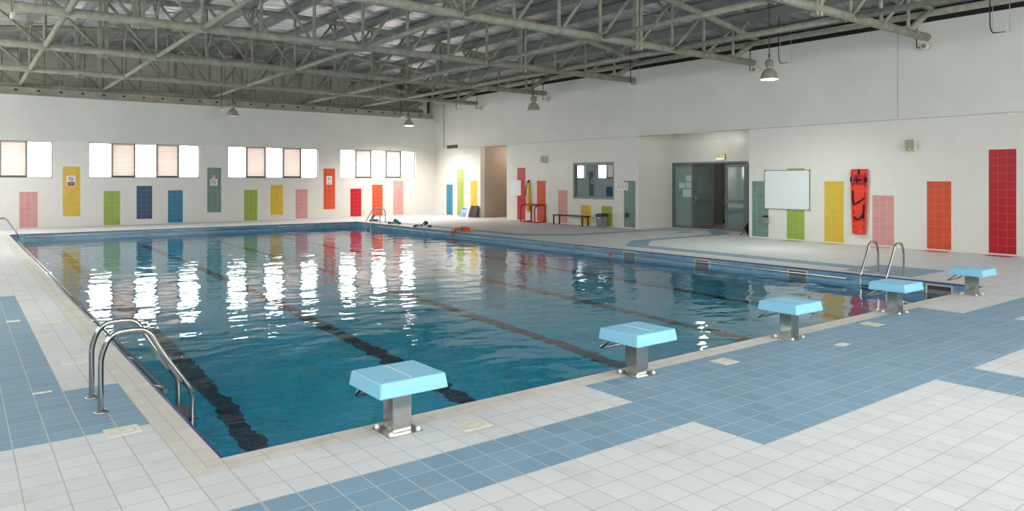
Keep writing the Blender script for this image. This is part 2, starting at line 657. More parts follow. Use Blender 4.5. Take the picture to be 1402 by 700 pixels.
# coping round the pool: four mitred strips
bm = B()
o_, i_ = (-COP, W + COP, -COP, L + COP), (0.0, W, 0.0, L)
OC = [(o_[0], o_[2]), (o_[1], o_[2]), (o_[1], o_[3]), (o_[0], o_[3])]
IC = [(i_[0], i_[2]), (i_[1], i_[2]), (i_[1], i_[3]), (i_[0], i_[3])]
for k in range(4):
    k2 = (k + 1) % 4
    f = bm.faces.new([bm.verts.new((p[0], p[1], 0.0)) for p in (OC[k], OC[k2], IC[k2], IC[k])])
    f.material_index = k % 2
    f = bm.faces.new([bm.verts.new((p[0], p[1], z)) for p, z in ((IC[k], 0), (IC[k2], 0), (IC[k2], -0.03), (IC[k], -0.03))])
    f.material_index = k % 2
struct('trim_1', bm, [M['coping_x'], M['coping_y']], 'beige ridged coping tiles around the pool edge', 'pool coping')
bm = B()
for a in (rect(0, W, 0, 0.026), rect(0, W, L - 0.026, L), rect(0, 0.026, 0, L), rect(W - 0.026, W, 0, L)):
    box(bm, a[0][0], a[1][0], a[0][1], a[2][1], -0.028, -0.006)
struct('trim_2', bm, M['nosing'], 'thin violet glazed nosing tile along the inner pool edge', 'pool edge tile')

# pool basin
bm = B()
xs = [0.0]
LANES = [1.2 + 2.5 * k for k in range(5)]
for c in LANES:
    xs += [c - 0.13, c + 0.13]
xs.append(W)
for i in range(len(xs) - 1):
    ys = [0.0, 1.2, L - 1.2, L] if i % 2 else [0.0, L]
    for j in range(len(ys) - 1):
        f = bm.faces.new([bm.verts.new(p) for p in ((xs[i], ys[j], POOL_Z), (xs[i + 1], ys[j], POOL_Z), (xs[i + 1], ys[j + 1], POOL_Z), (xs[i], ys[j + 1], POOL_Z))])
        f.material_index = 1 if i % 2 and j == 1 else 0
ZW = -0.37
for k in range(4):
    a, b = IC[k], IC[(k + 1) % 4]
    for z0, z1, mi in ((POOL_Z, ZW, 2 + k % 2), (ZW, -0.01, 4 + k % 2)):
        f = bm.faces.new([bm.verts.new(p) for p in ((a[0], a[1], z0), (a[0], a[1], z1), (b[0], b[1], z1), (b[0], b[1], z0))])
        f.material_index = mi
struct('pool_basin', bm, [M['pool'], M['lane'], M['pool_x'], M['pool_y'], M['waterline'], M['waterline_y']],
       'blue tiled pool basin with five dark lane lines on its floor', 'pool', recalc=False)
bm = B()
bm.faces.new([bm.verts.new((x, y, WATER)) for x, y in ((0, 0), (W, 0), (W, L), (0, L))])
tag(obj('pool_water', bm, M['water'], recalc=False), 'rippled blue pool water mirroring the windows', 'water', kind='stuff')


# ------------------------------------------------------------------ walls
def wall_cells(bm, a0, a1, z0, z1, t0, t1, holes, axis):
    """a wall along `axis` with rectangular holes, built from cells"""
    As = sorted({a0, a1} | {v for h in holes for v in h[:2] if a0 < v < a1})
    Zs = sorted({z0, z1} | {v for h in holes for v in h[2:] if z0 < v < z1})
    for p, q in zip(As, As[1:]):
        for r, s in zip(Zs, Zs[1:]):
            m, n = (p + q) / 2, (r + s) / 2
            if any(h[0] < m < h[1] and h[2] < n < h[3] for h in holes):
                continue
            if axis == 'X':
                box(bm, p, q, t0, t1, r, s)
            else:
                box(bm, t0, t1, p, q, r, s)


WZ0, WZ1 = 1.89, 3.27
FAR_WIN = [-2.57, 2.72, 7.99, 13.2]
GW = 4.1
bm = B()
wall_cells(bm, XL, XR, -0.02, 3.29, YF, YF + 0.3, [(x, x + GW, WZ0, WZ1) for x in FAR_WIN], 'X')
wall_far = struct('wall_far', bm, M['wall_tile_x'], 'white tiled far wall below the strip windows', 'wall')
bm = B()
box(bm, XL, XR, YF - 0.012, YF + 0.3, 3.29, 4.97)
struct('wall_far_upper', bm, M['paint'], 'smooth white painted band of the far wall above the windows', 'wall')
bm = B()
box(bm, XL - 0.3, XR + 0.6, YU, YU + 0.2, 4.6, 7.6)
for k in range(-2, 15):
    x = CX - 1.37 * 7 + 1.37 * k
    if k % 2 == 0 and x < XR:
        box(bm, x - 0.07, x + 0.07, YU - 0.14, YU, 4.9, 7.3)
box(bm, XL, XR, YU - 0.09, YU, 5.75, 5.82)
box(bm, XL, XR, YU - 0.09, YU, 6.35, 6.4)
struct('wall_far_cladding', bm, M['cladding'], 'grey concrete cladding behind the last truss above the far wall', 'wall')
bm = B()
box(bm, XL, XR - 0.05, YF + 0.16, YU, 4.9, 5.28)
for k in range(30):
    x = XL + 0.5 + k * 0.72
    if x < XR - 0.3:
        box(bm, x - 0.05, x + 0.05, YF + 0.13, YF + 0.17, 5.14, 5.2, 1)
struct('trim_3', bm, [M['concrete'], M['gap']], 'stained concrete beam running along the top of the far wall', 'beam')

# right wall
OPEN_Y = (21.44, 23.53)
REC_Y = (8.75, 13.44)
OFF = (14.67, 16.98, 1.05, 2.5)
bm = B()
wall_cells(bm, YN, 28.2, -0.02, ZT, XR, XR + 0.25, [REC_Y + (-1, ZT + 1), OPEN_Y + (-1, ZT + 1), OFF], 'Y')
wall_right = struct('wall_right', bm, M['wall_tile_y'], 'white tiled right wall with coloured tile columns', 'wall')
bm = B()
box(bm, XR - 0.016, XR + 0.25, YN, 28.2, ZT + 0.008, 5.86)
upper = struct('wall_right_upper', bm, [M['paint']], 'smooth white painted upper part of the right wall', 'wall')
bm = B()
box(bm, XR - 0.019, XR - 0.015, 4.183, 4.197, ZT + 0.02, 5.85)
obj('movement_joint', bm, plain('rusty_joint', (180, 168, 152), 0.8), upper, label='thin rusty vertical joint line')
bm = B()
box(bm, XR + 0.12, XR + 0.2, YN, 28.2, 5.86, 6.8)
box(bm, XR + 0.3, XR + 0.4, 28.0, YU + 0.2, 4.4, 6.8)
box(bm, XR + 0.12, XR + 0.4, 28.0, 28.2, 4.4, 6.8)
struct('wall_right_gap', bm, M['gap'], 'dark sheet filling the dark gap between the right wall and the roof edge', 'wall')  # closes the roof gap; the gap's darkness is put into its colour

# recess with the glass doors
RX = 20.38
bm = B()
box(bm, XR + 0.25, RX, REC_Y[1], REC_Y[1] + 0.2, 0, 3.56)
box(bm, XR + 0.25, RX, REC_Y[0] - 0.2, REC_Y[0], 0, 3.56)
box(bm, XR + 0.25, RX + 0.2, REC_Y[0] - 0.2, REC_Y[1] + 0.2, 3.56, 3.66)
struct('wall_recess', bm, M['wall_tile_y'], 'white side walls and soffit of the doorway recess', 'wall')
bm = B()
wall_cells(bm, REC_Y[0], REC_Y[1], 0, 3.56, RX, RX + 0.2, [(9.2, 13.44, -1, 2.4)], 'Y')
struct('wall_recess_back', bm, M['wall_tile_y'], 'white tiled back wall of the recess above the glass doors', 'wall')
bm = B()
box(bm, RX + 0.2, 24.6, 8.4, 8.5, 0, 2.8)
box(bm, RX + 0.2, 24.6, 14.2, 14.3, 0, 2.8)
box(bm, 24.6, 24.7, 8.4, 14.3, 0, 2.8)
box(bm, RX + 0.2, 24.7, 8.4, 14.3, 2.8, 2.9)
box(bm, 24.58, 24.6, 8.4, 14.3, 0, 0.12, 1)
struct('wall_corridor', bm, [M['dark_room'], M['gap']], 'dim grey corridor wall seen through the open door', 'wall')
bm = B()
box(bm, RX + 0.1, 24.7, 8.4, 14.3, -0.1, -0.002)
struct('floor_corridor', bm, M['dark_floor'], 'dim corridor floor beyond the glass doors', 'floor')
def added_ceiling_lamp(name, label, loc, power, col):  # unseen lamp added to brighten a side space
    root = thing(name, label, 'lamp', loc)
    bm = B(); lathe(bm, [(0.001, 0.0), (0.16, 0.0), (0.16, -0.03), (0.12, -0.05), (0.001, -0.055)], 20); obj('diffuser', bm, M['bulb_off'], root)
    d = bpy.data.lights.new('added_ceiling_lamp', 'POINT'); d.energy = power; d.color = col; d.shadow_soft_size = 0.15
    lo = bpy.data.objects.new('added_ceiling_lamp', d); COL.objects.link(lo); lo.location = (0, 0, -0.25); lo.parent = root


added_ceiling_lamp('corridor_fill_lamp', 'unseen ceiling light added to brighten the corridor behind the doors', (22.6, 11.4, 2.8), 80, (1, 0.97, 0.9))  # added fill light for the corridor
added_ceiling_lamp('recess_fill_lamp', 'hidden ceiling light added to brighten the doorway recess', (19.3, 11.2, 3.56), 17, (1, 0.97, 0.88))  # added fill light, hidden above the lintel
added_ceiling_lamp('passage_fill_lamp', 'unseen ceiling light added to brighten the side passage', (20.2, 22.45, ZT), 55, (1, 0.93, 0.86))  # added fill light for the passage walls
# side passage
bm = B()
box(bm, XR + 0.25, 22.2, OPEN_Y[1], OPEN_Y[1] + 0.12, 0, ZT)
box(bm, XR + 0.25, 22.2, OPEN_Y[0] - 0.12, OPEN_Y[0], 0, ZT)
box(bm, 22.2, 22.3, OPEN_Y[0] - 0.12, OPEN_Y[1] + 0.12, 0, ZT)
box(bm, XR + 0.25, 22.3, OPEN_Y[0] - 0.12, OPEN_Y[1] + 0.12, ZT, ZT + 0.1)
struct('wall_passage', bm, M['beige_wall'], 'beige walls of the tall open side passage', 'wall')
bm = B()
box(bm, XR, 22.3, OPEN_Y[0] - 0.12, OPEN_Y[1] + 0.12, -0.1, 0.0)
struct('floor_passage', bm, M['floor_white'], 'white tiled floor inside the side passage', 'floor')
# office behind the service window
bm = B()
box(bm, XR + 2.6, XR + 2.7, 14.0, 18.0, 0, 3.2)
box(bm, XR + 0.25, XR + 2.7, 13.95, 14.0, 0, 3.2)
box(bm, XR + 0.25, XR + 2.7, 18.0, 18.05, 0, 3.2)
box(bm, XR + 0.25, XR + 2.7, 13.95, 18.05, 3.2, 3.3)
box(bm, XR + 0.25, XR + 2.7, 13.95, 18.05, -0.1, 0.0)
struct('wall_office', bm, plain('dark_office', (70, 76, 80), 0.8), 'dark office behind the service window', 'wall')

# left wall and near wall (outside the frame, clerestory and near windows added for daylight)
ADDED_CLER = (9.0, 27.0, 4.6, 5.5)  # unseen clerestory added to light the right wall and roof
LEFT_WIN = [YN + 0.6 + 5.27 * k for k in range(7)]
bm = B()
wall_cells(bm, YN, YU + 0.2, -0.02, 6.46, XL - 0.3, XL, [(y, y + GW, WZ0, WZ1) for y in LEFT_WIN] + [ADDED_CLER], 'Y')
struct('wall_left', bm, M['wall_tile_y'], 'white tiled left wall with strip windows', 'wall')
bm = B()
ADDED_NEAR_WIN = [(-2.9, 2.6), (3.4, 8.9), (9.7, 15.2)]  # unseen windows added to light the hall from behind the camera
wall_cells(bm, XL - 0.3, XR + 0.6, -0.02, 7.5, YN - 0.3, YN, [(a, b, 1.6, 5.6) for a, b in ADDED_NEAR_WIN], 'X')
struct('wall_near', bm, M['paint'], 'white wall behind the camera with large windows added for daylight', 'wall')

# ceiling: thin arched roof sheet
bm = B()
N = 40
prof = [(XL - 0.3 + (19.2 - XL + 0.3) * i / N) for i in range(N + 1)]
for dz in (0.36, 0.42):
    vs0 = [bm.verts.new((x, YN - 0.2, ztop(x) + dz)) for x in prof]
    vs1 = [bm.verts.new((x, YU + 0.2, ztop(x) + dz)) for x in prof]
    for i in range(N):
        f = bm.faces.new((vs0[i], vs0[i + 1], vs1[i + 1], vs1[i]))
        f.smooth = True
struct('ceiling', bm, M['roof'], 'arched roof lined with creased silver foil', 'ceiling')


# ------------------------------------------------------------------ windows
def window_group(n, loc, rot, label):
    root = thing('window_%d' % n, label, 'window', loc, rot)
    root['kind'] = 'structure'
    bm = B()
    h = WZ1 - WZ0
    pw = GW / 5
    box(bm, 0, GW, 0.06, 0.13, 0, 0.035); box(bm, 0, GW, 0.06, 0.13, h - 0.035, h)
    box(bm, 0, 0.035, 0.06, 0.13, 0, h); box(bm, GW - 0.035, GW, 0.06, 0.13, 0, h)
    for k in range(1, 5):
        box(bm, k * pw - 0.034, k * pw + 0.034, 0.05, 0.13, 0, h)
    obj('window_frame', bm, M['alu'], root)
    for k in range(5):
        x0, x1 = k * pw + 0.028, (k + 1) * pw - 0.028
        if k % 2:
            bm = B()
            nsl = 20
            for i in range(nsl):
                z = 0.07 + (h - 0.1) * i / nsl
                vs = [bm.verts.new(p) for p in ((x0, 0.075, z), (x1, 0.075, z), (x1, 0.1, z + (h - 0.1) / nsl + 0.004), (x0, 0.1, z + (h - 0.1) / nsl + 0.004))]
                bm.faces.new(vs)
            obj('slatted_blind', bm, M['slats'], root, label='closed pinkish slatted blind')
            bm = B()
            box(bm, x0 - 0.02, x1 + 0.02, 0.03, 0.1, 0.02, 0.085)
            obj('bottom_rail', bm, M['rail_dark'], root)
        else:
            bm = B()
            box(bm, x0, x1, 0.09, 0.096, 0.03, h - 0.03)
            obj('window_pane', bm, M['glass'], root)
    return root


ordn = ['strip window at the left end of the far wall, partly cut off', 'strip window with five panes between the yellow and teal signed columns',
        'strip window with five panes between the teal and orange signed columns', 'strip window nearest the far right corner of the hall']
n = 1
for x, lb in zip(FAR_WIN, ordn):
    window_group(n, (x, YF, WZ0), (0, 0, 0), lb)
    portal((x + GW / 2, YF + 0.28, (WZ0 + WZ1) / 2), (-pi / 2, 0, 0), GW, WZ1 - WZ0)
    n += 1
for k, y in enumerate(LEFT_WIN):
    window_group(n, (XL, y, WZ0), (0, 0, pi / 2), 'strip window on the left wall, number %s from the near end' % ('one two three four five six seven'.split()[k]))
    portal((XL - 0.28, y + GW / 2, (WZ0 + WZ1) / 2), (0, -pi / 2, 0), WZ1 - WZ0, GW)
    n += 1
bm = B()
a, b, z0, z1 = ADDED_CLER
for z in (z0, z1 - 0.06):
    box(bm, XL - 0.2, XL - 0.12, a, b, z, z + 0.06)
for k in range(13):
    y = a + (b - a) * k / 12
    box(bm, XL - 0.2, XL - 0.12, max(a, y - 0.03), min(b, y + 0.03), z0 + 0.06, z1 - 0.06)
w = struct('window_%d' % n, bm, M['alu'], 'unseen high window band added to the left wall for light', 'window')
bm = B()
box(bm, XL - 0.165, XL - 0.16, a, b, z0 + 0.02, z1 - 0.02)
obj('window_pane', bm, M['glass'], w)
portal((XL - 0.28, (a + b) / 2, (z0 + z1) / 2), (0, -pi / 2, 0), z1 - z0, b - a)
n += 1
for a, b in ADDED_NEAR_WIN:
    bm = B()
    for z0, z1 in ((1.6, 1.66), (5.54, 5.6), (2.9, 2.96), (4.2, 4.26)):
        box(bm, a, b, YN - 0.2, YN - 0.12, z0, z1)
    for k in range(5):
        x = a + (b - a) * k / 4
        box(bm, max(a, x - 0.03), min(b, x + 0.03), YN - 0.2, YN - 0.12, 1.66, 5.54)
    w = struct('window_%d' % n, bm, M['alu'], 'large framed window added behind the camera for daylight, %s' % ('left', 'middle', 'right')[ADDED_NEAR_WIN.index((a, b))], 'window')
    bm = B()
    box(bm, a, b, YN - 0.165, YN - 0.16, 1.62, 5.58)
    obj('window_pane', bm, M['glass'], w)
    portal(((a + b) / 2, YN - 0.28, 3.6), (pi / 2, 0, 0), b - a, 4.0)
    n += 1


# ------------------------------------------------------------------ coloured tile columns (parts of the walls)
def panel(parent, c, loc, rot, rows, cols=3, label=None):
    bm = B()
    box(bm, 0, 0.192 * cols, -0.004, 0.0, 0, 0.192 * rows)
    return obj('tile_column', bm, M['panel_' + c], parent, loc, rot, label=label)


FAR_P = [('pink', 0.48, 0.02, 7), ('yellow', 1.86, 0.40, 10), ('green', 3.24, 0.02, 7), ('navy', 4.41, 0.22, 7), ('blue', 5.58, 0.03, 7),
         ('teal', 7.13, 0.41, 10), ('green', 8.68, 0.02, 7), ('yellow', 9.84, 0.23, 7), ('pink', 11.0, 0.03, 7), ('orange', 12.35, 0.42, 10),
         ('red', 13.71, 0.04, 7), ('orange', 14.86, 0.04, 8), ('pink', 16.02, 0.05, 9)]
for c, x, z, r in FAR_P:
    panel(wall_far, c, (x, YF, z), (0, 0, 0), r, label='%s tile column on the far wall' % c)
for c, y, z, r in PX:
    panel(wall_right, c, (XR, y + 0.576, z), (0, 0, -pi / 2), r, label='%s tile column on the right wall' % c)
wl = bpy.data.objects['wall_left']
for k, y in enumerate(LEFT_WIN[:-1]):
    panel(wl, 'teal' if k % 2 else 'yellow', (XL, y + GW + 0.3, 0.41), (0, 0, pi / 2), 10)
    panel(wl, 'blue', (XL, y + 0.5, 0.03), (0, 0, pi / 2), 7)
    panel(wl, 'navy', (XL, y + 1.7, 0.22), (0, 0, pi / 2), 7)
    panel(wl, 'green', (XL, y + 2.9, 0.03), (0, 0, pi / 2), 7)


# ------------------------------------------------------------------ roof trusses
def make_truss(Y, label):
    root = thing('roof_truss', label, 'roof truss', (CX, Y, ZB), group='tubular roof trusses')

    def P(x, z):
        return (x - CX, 0, z - ZB)
    bm = B(); tube(bm, P(-3.25, ZB), P(17.98, ZB), 0.098, 14); obj('bottom_chord', bm, M['truss'], root)
    bm = B()
    xs = [-3.4 + (18.12 + 3.4) * i / 30 for i in range(31)]
    sweep(bm, [P(x, ztop(x)) for x in xs], 0.088, 12); obj('top_chord', bm, M['truss'], root)
    for k in range(-7, 8):
        x = CX + 1.37 * k
        if abs(k) == 4:
            for s in (-1, 1):
                bm = B()
                box(bm, x - CX + s * 0.075 - 0.05, x - CX + s * 0.075 + 0.05, -0.07, 0.07, -0.17, ztop(x) - ZB + 0.05)
                for j in range(9):
                    for yy in (-0.055, 0.055):
                        z = -0.12 + j * (ztop(x) - ZB) / 8.5
                        box(bm, x - CX + s * 0.127 - 0.004, x - CX + s * 0.127 + 0.006, yy - 0.012, yy + 0.012, z - 0.012, z + 0.012)
                obj('splice_post', bm, M['truss'], root)
        else:
            bm = B(); tube(bm, P(x, ZB), P(x, ztop(x)), 0.046, 8); obj('vertical_strut', bm, M['truss'], root)
        if abs(k) < 7:
            for s in ((-1, 1) if k == 0 else ((1,) if k > 0 else (-1,))):
                x2 = x + s * 1.37
                bm = B(); tube(bm, P(x + s * 0.06, ZB), P(x2 - s * 0.08, ztop(x2) - 0.05), 0.042, 8); obj('diagonal_strut', bm, M['truss'], root)
        else:
            s = 1 if k > 0 else -1
            bm = B(); tube(bm, P(x, ZB), P(CX + s * 10.8, ztop(CX + 10.8)), 0.085, 10); obj('end_brace', bm, M['truss'], root)
        if k % 2:
            for s in (-1, 1):
                bm = B(); sweep(bm, [(x - CX, 0, ztop(x) - ZB - 0.42), (x - CX, s * 0.55, ztop(x) - ZB + 0.12)], 0.03, 6)
                obj('fly_brace', bm, M['truss'], root)
    return root


TL = ['tubular roof truss nearest the camera, its stub ending at the upper right', 'second tubular roof truss from the camera, ending beside the lit right lamp',
      'third tubular roof truss from the camera, ending over the doorway recess', 'fourth tubular roof truss, ending behind the unlit bell lamp',
      'fifth tubular roof truss, second from the far wall', 'sixth tubular roof truss, directly in front of the grey far cladding']
t0 = make_truss(TRUSS_Y[0], TL[0])
for y, lb in zip(TRUSS_Y[1:], TL[1:]):
    dup(t0, (CX, y, ZB), lb)
TIE = [(-5, 'leftmost long tie pipe linking the truss bottom chords'), (-3, 'second tie pipe from the left under the trusses'), (0, 'middle tie pipe under the roof ridge, third from the left'),
       (3, 'fourth tie pipe from the left under the trusses'), (5, 'rightmost tie pipe, nearest the right wall, under the trusses')]
for k, lb in TIE:
    x = CX + 1.37 * k
    bm = B()
    ys = [YN] + TRUSS_Y
    for a, b in zip(ys, ys[1:]):
        tube(bm, (0, a + (0.1 if a > YN else 0), 0), (0, b - 0.1, 0), 0.062, 10)
        if a > YN:
            tube(bm, (0, a + 0.09, 0), (0, a + 0.12, 0), 0.1, 10)
        tube(bm, (0, b - 0.12, 0), (0, b - 0.09, 0), 0.1, 10)
    tag(obj('tie_pipe', bm, M['truss'], loc=(x, 0, ZB)), lb, 'tie pipe', 'tie pipes along the roof')
for k in range(-8, 9):
    x = CX + 1.37 * k
    if x > 18.3 or x < XL:
        x = 18.28 if x > 18 else XL + 0.15
    bm = B()
    prism(bm, [(-0.05, 0.0), (0.07, 0.0), (0.07, 0.02), (-0.03, 0.02), (-0.03, 0.2), (0.07, 0.2), (0.07, 0.235), (-0.05, 0.235)], YN, YU, 'XZ')
    tag(obj('purlin', bm, M['purlin'], loc=(x, 0, ztop(x) + 0.1)), 'grey steel purlin running lengthwise under the silver roof', 'purlin', 'roof purlins')
for i, (ya, yb) in enumerate(zip(TRUSS_Y[1:-1], TRUSS_Y[2:])):
    for ka, kb in ((-6, -2), (2, 6)):
        xm = CX + 1.37 * (ka + kb) / 2
        root = thing('cross_bracing', 'pair of thin steel rods crossing under the roof between two trusses', 'bracing', (xm, (ya + yb) / 2, ztop(xm) - 0.15), group='roof cross bracing')
        for k1, k2, dz in ((ka, kb, 0.0), (kb, ka, 0.03)):
            bm = B()
            pts = []
            for q in (0.06, 0.28, 0.5, 0.72, 0.94):
                x = CX + 1.37 * (k1 + (k2 - k1) * q)
                pts.append((x - xm, (q - 0.5) * (yb - ya), ztop(x) - ztop(xm) + dz))
            sweep(bm, pts, 0.009, 6)
            obj('bracing_rod', bm, M['steel_dull'], root)
bm = B()
sweep(bm, [(18.2, YN, 6.02), (18.2, YU - 0.1, 6.02)], 0.085, 10)
tag(obj('edge_pipe', bm, M['truss']), 'thick grey pipe along the top of the right wall', 'pipe')


# ------------------------------------------------------------------ lamps and small fittings at the roof
def lamp(loc, lit, label, power=0.0, col=(1, 1, 1), up=0.1):
    root = thing('high_bay_lamp', label, 'lamp', loc, group='bell shaped high bay lamps')
    bm = B()
    prof = [(0.235, 0.0), (0.228, 0.04), (0.215, 0.1), (0.19, 0.17), (0.15, 0.23), (0.1, 0.27), (0.065, 0.285), (0.06, 0.28), (0.095, 0.262), (0.145, 0.222), (0.182, 0.165), (0.207, 0.1), (0.22, 0.04), (0.227, 0.0), (0.235, 0.0)]
    lathe(bm, prof, 28); obj('reflector', bm, M['lamp_shell'], root)
    bm = B(); lathe(bm, [(0.225, 0.012), (0.2, -0.004), (0.12, -0.012), (0.001, -0.014)], 28); obj('lens', bm, M['bulb'] if lit else M['bulb_off'], root)
    bm = B(); lathe(bm, [(0.066, 0.275), (0.07, 0.33), (0.068, 0.36)], 18); obj('neck', bm, M['lamp_cap'], root)
    bm = B()
    lathe(bm, [(0.07, 0.352), (0.118, 0.36), (0.122, 0.4), (0.112, 0.46), (0.08, 0.51), (0.03, 0.53), (0.001, 0.532)], 22)
    box(bm, -0.15, -0.11, -0.02, 0.02, 0.365, 0.39); box(bm, 0.11, 0.15, -0.02, 0.02, 0.365, 0.39)
    obj('ballast_housing', bm, M['lamp_cap'], root)
    bm = B()
    tube(bm, (0, 0, 0.53), (0, 0, ztop(loc[0]) + up - loc[2]), 0.012, 8)
    lathe(bm, [(0.001, 0.6), (0.026, 0.6), (0.026, 0.66), (0.001, 0.66)], 10)
    obj('hanging_rod', bm, M['dark_grey'], root)
    bm = B(); box(bm, -0.235, -0.215, -0.008, 0.008, -0.05, 0.01); obj('lens_clip', bm, M['cream'], root)
    if power:
        d = bpy.data.lights.new('lamp_light', 'SPOT')
        d.energy = power
        d.color = col
        d.spot_size = radians(150)
        d.spot_blend = 0.8
        d.shadow_soft_size = 0.15
        lo = bpy.data.objects.new('lamp_light', d)
        COL.objects.link(lo)
        lo.location = (0, 0, -0.03)
        lo.parent = root
    return root


lamp((15.57, 6.14, 4.44), True, 'lit bell lamp nearest the camera, in front of the right wall', 700, (0.92, 1.0, 0.92))
lamp((15.57, 15.93, 4.38), False, 'unlit bell lamp in front of the right wall, between two trusses')
lamp((15.57, 25.25, 4.36), True, 'lit bell lamp hanging near the far right corner', 2600, (1.0, 0.9, 0.82))
lamp((7.54, 25.4, 4.40), False, 'unlit bell lamp hanging before the far wall', up=0.35)
lamp((-0.6, 7.0, 4.4), True, 'unseen lit bell lamp for the green light on the left deck', 330, (0.8, 1.0, 0.78))  # unseen lamp, gives the greenish patch on the left deck
lamp((-1.25, 17.0, 4.4), True, 'unseen lit bell lamp added above the middle left deck to brighten the far wall', 600, (1.0, 0.98, 0.92))  # unseen lamp added to lift the far wall
lamp((-1.25, 25.4, 4.4), True, 'unseen lit bell lamp added above the far left corner to brighten the far wall', 700, (1.0, 0.98, 0.95))  # unseen lamp added as fill on the far wall
lamp((4.8, -2.2, 4.4), True, 'unseen lit bell lamp for the green light on the near deck', 160, (0.84, 1.0, 0.86))  # unseen lamp, gives the greenish patch on the near deck


def batten(loc, rotz, zup, label):
    zup = ztop(loc[0]) + 0.34 - loc[2]
    root = thing('batten_light', label, 'light fitting', loc, (0, 0, rotz), group='small hanging batten lights')
    bm = B(); box(bm, -0.03, 0.03, -0.2, 0.2, 0, 0.05, bev=0.008); obj('batten_body', bm, M['cream'], root)
    bm = B(); box(bm, -0.022, 0.022, -0.17, 0.17, -0.012, 0.002); obj('diffuser', bm, M['white_plastic'], root)
    bm = B(); sweep(bm, chaikin([(0, 0.2, zup), (0, 0.21, 0.35), (0, 0.19, 0.12), (0, 0.12, 0.06), (0, -0.1, 0.06)]), 0.013, 6); obj('power_cable', bm, M['black'], root)
    bm = B()
    tube(bm, (0, -0.19, 0.04), (0, -0.19, zup), 0.005, 5); tube(bm, (0, 0.15, 0.04), (0, 0.15, zup), 0.005, 5)
    obj('suspension_wire', bm, M['steel_dull'], root)


for y, lb in ((1.52, 'cream batten light on a thick black cable at the top right corner'), (6.95, 'cream batten light hanging just right of the lit bell lamp'),
              (12.78, 'cream batten light at the stub end of the third truss'), (24.1, 'cream batten light near the stub end of the fifth truss')):
    batten((17.6, y, 5.12), 0, 1.15, lb)
batten((14.75, 24.3, 4.65), 0, 2.0, 'small batten light beside the lit lamp near the far corner')
batten((7.08, 25.15, 4.59), 0, 2.3, 'small batten light on a black cable left of the unlit far lamp')
batten((-0.6, 10.2, 4.6), 0, 2.0, 'small batten light at the top left corner')
batten((16.2, 16.6, 4.92), 0, 1.8, 'small batten light behind the unlit bell lamp')


def horn(y, label):
    root = thing('wall_projector', label, 'speaker', (XR - 0.02, y, 5.22), group='round cream projector speakers')
    bm = B(); sweep(bm, [(-0.02, 0, 0), (-0.3, -0.03, -0.01)], 0.085, 16); obj('speaker_body', bm, M['cream'], root)
    bm = B(); sweep(bm, [(-0.29, -0.03, -0.01), (-0.312, -0.032, -0.011)], 0.055, 16); obj('speaker_face', bm, M['grey_plastic'], root)
    bm = B(); box(bm, -0.03, 0.004, -0.05, 0.05, -0.05, 0.05); obj('bracket', bm, M['cream'], root)
    bm = B(); sweep(bm, chaikin([(-0.15, 0.02, 0.0), (-0.15, 0.2, -0.02), (-0.13, 0.22, 0.1), (-0.1, 0.22, 0.62)], 2), 0.014, 6); obj('cable', bm, M['black'], root)


for y, lb in ((3.44, 'round cream speaker under the stub of the nearest truss'), (8.4, 'round cream speaker under the stub of the second truss'),
              (18.5, 'round cream speaker beside the unlit bell lamp'), (23.42, 'round cream speaker under the stub of the fifth truss')):
    horn(y, lb)


def box_speaker(y, z, label):
    root = thing('box_speaker', label, 'speaker', (XR, y, z), (0, 0, 0), group='beige wall speakers')
    bm = B(); box(bm, -0.16, -0.03, -0.12, 0.12, -0.15, 0.15, bev=0.008); obj('speaker_cabinet', bm, M['cream'], root)
    bm = B(); box(bm, -0.166, -0.158, -0.105, 0.105, -0.135, 0.135); obj('grille', bm, plain('beige_grille', (168, 160, 136), 0.7), root)
    bm = B(); box(bm, -0.172, -0.165, -0.015, 0.015, -0.11, -0.08); obj('badge', bm, M['white_plastic'], root)
    bm = B(); box(bm, -0.035, 0.002, -0.05, 0.05, -0.06, 0.06); obj('wall_bracket', bm, M['grey_plastic'], root)


box_speaker(3.82, 2.71, 'beige box speaker on the right wall above the pink and orange columns')
box_speaker(18.72, 2.67, 'small beige box speaker above the yellow rescue tube')

# ventilation grille, conduit and camera at the far right corner
root = thing('vent_grille', 'dark slotted vent grille on the right wall near the far corner', 'vent', (XR - 0.016, 25.97, 3.48))
bm = B(); box(bm, -0.012, 0.004, -0.5, 0.5, -0.09, 0.09); obj('vent_frame', bm, M['grey_plastic'], root)
bm = B()
for k in range(6):
    box(bm, -0.016, -0.01, -0.47 + k * 0.16, -0.35 + k * 0.16, -0.07, 0.07)
obj('vent_slot', bm, M['black'], root)
root = thing('wall_conduit', 'thin vertical conduit ending in a junction box by the far corner', 'conduit', (XR - 0.016, 26.75, 3.5))
bm = B(); tube(bm, (-0.02, 0, 0), (-0.02, 0, 2.3), 0.016, 8); obj('conduit_pipe', bm, M['beige_wall'], root)
bm = B(); box(bm, -0.06, 0.003, -0.06, 0.06, -0.06, 0.06); obj('junction_box', bm, M['cream'], root)
root = thing('corner_camera', 'small cream camera bracket high in the far right corner', 'camera', (XR - 0.016, 27.3, 4.85))
bm = B(); box(bm, -0.22, 0.003, -0.03, 0.03, -0.03, 0.03, bev=0.006); obj('camera_arm', bm, M['cream'], root)
bm = B(); sweep(bm, [(-0.2, 0.02, -0.02), (-0.2, -0.16, -0.05)], 0.05, 10); obj('camera_body', bm, M['cream'], root)


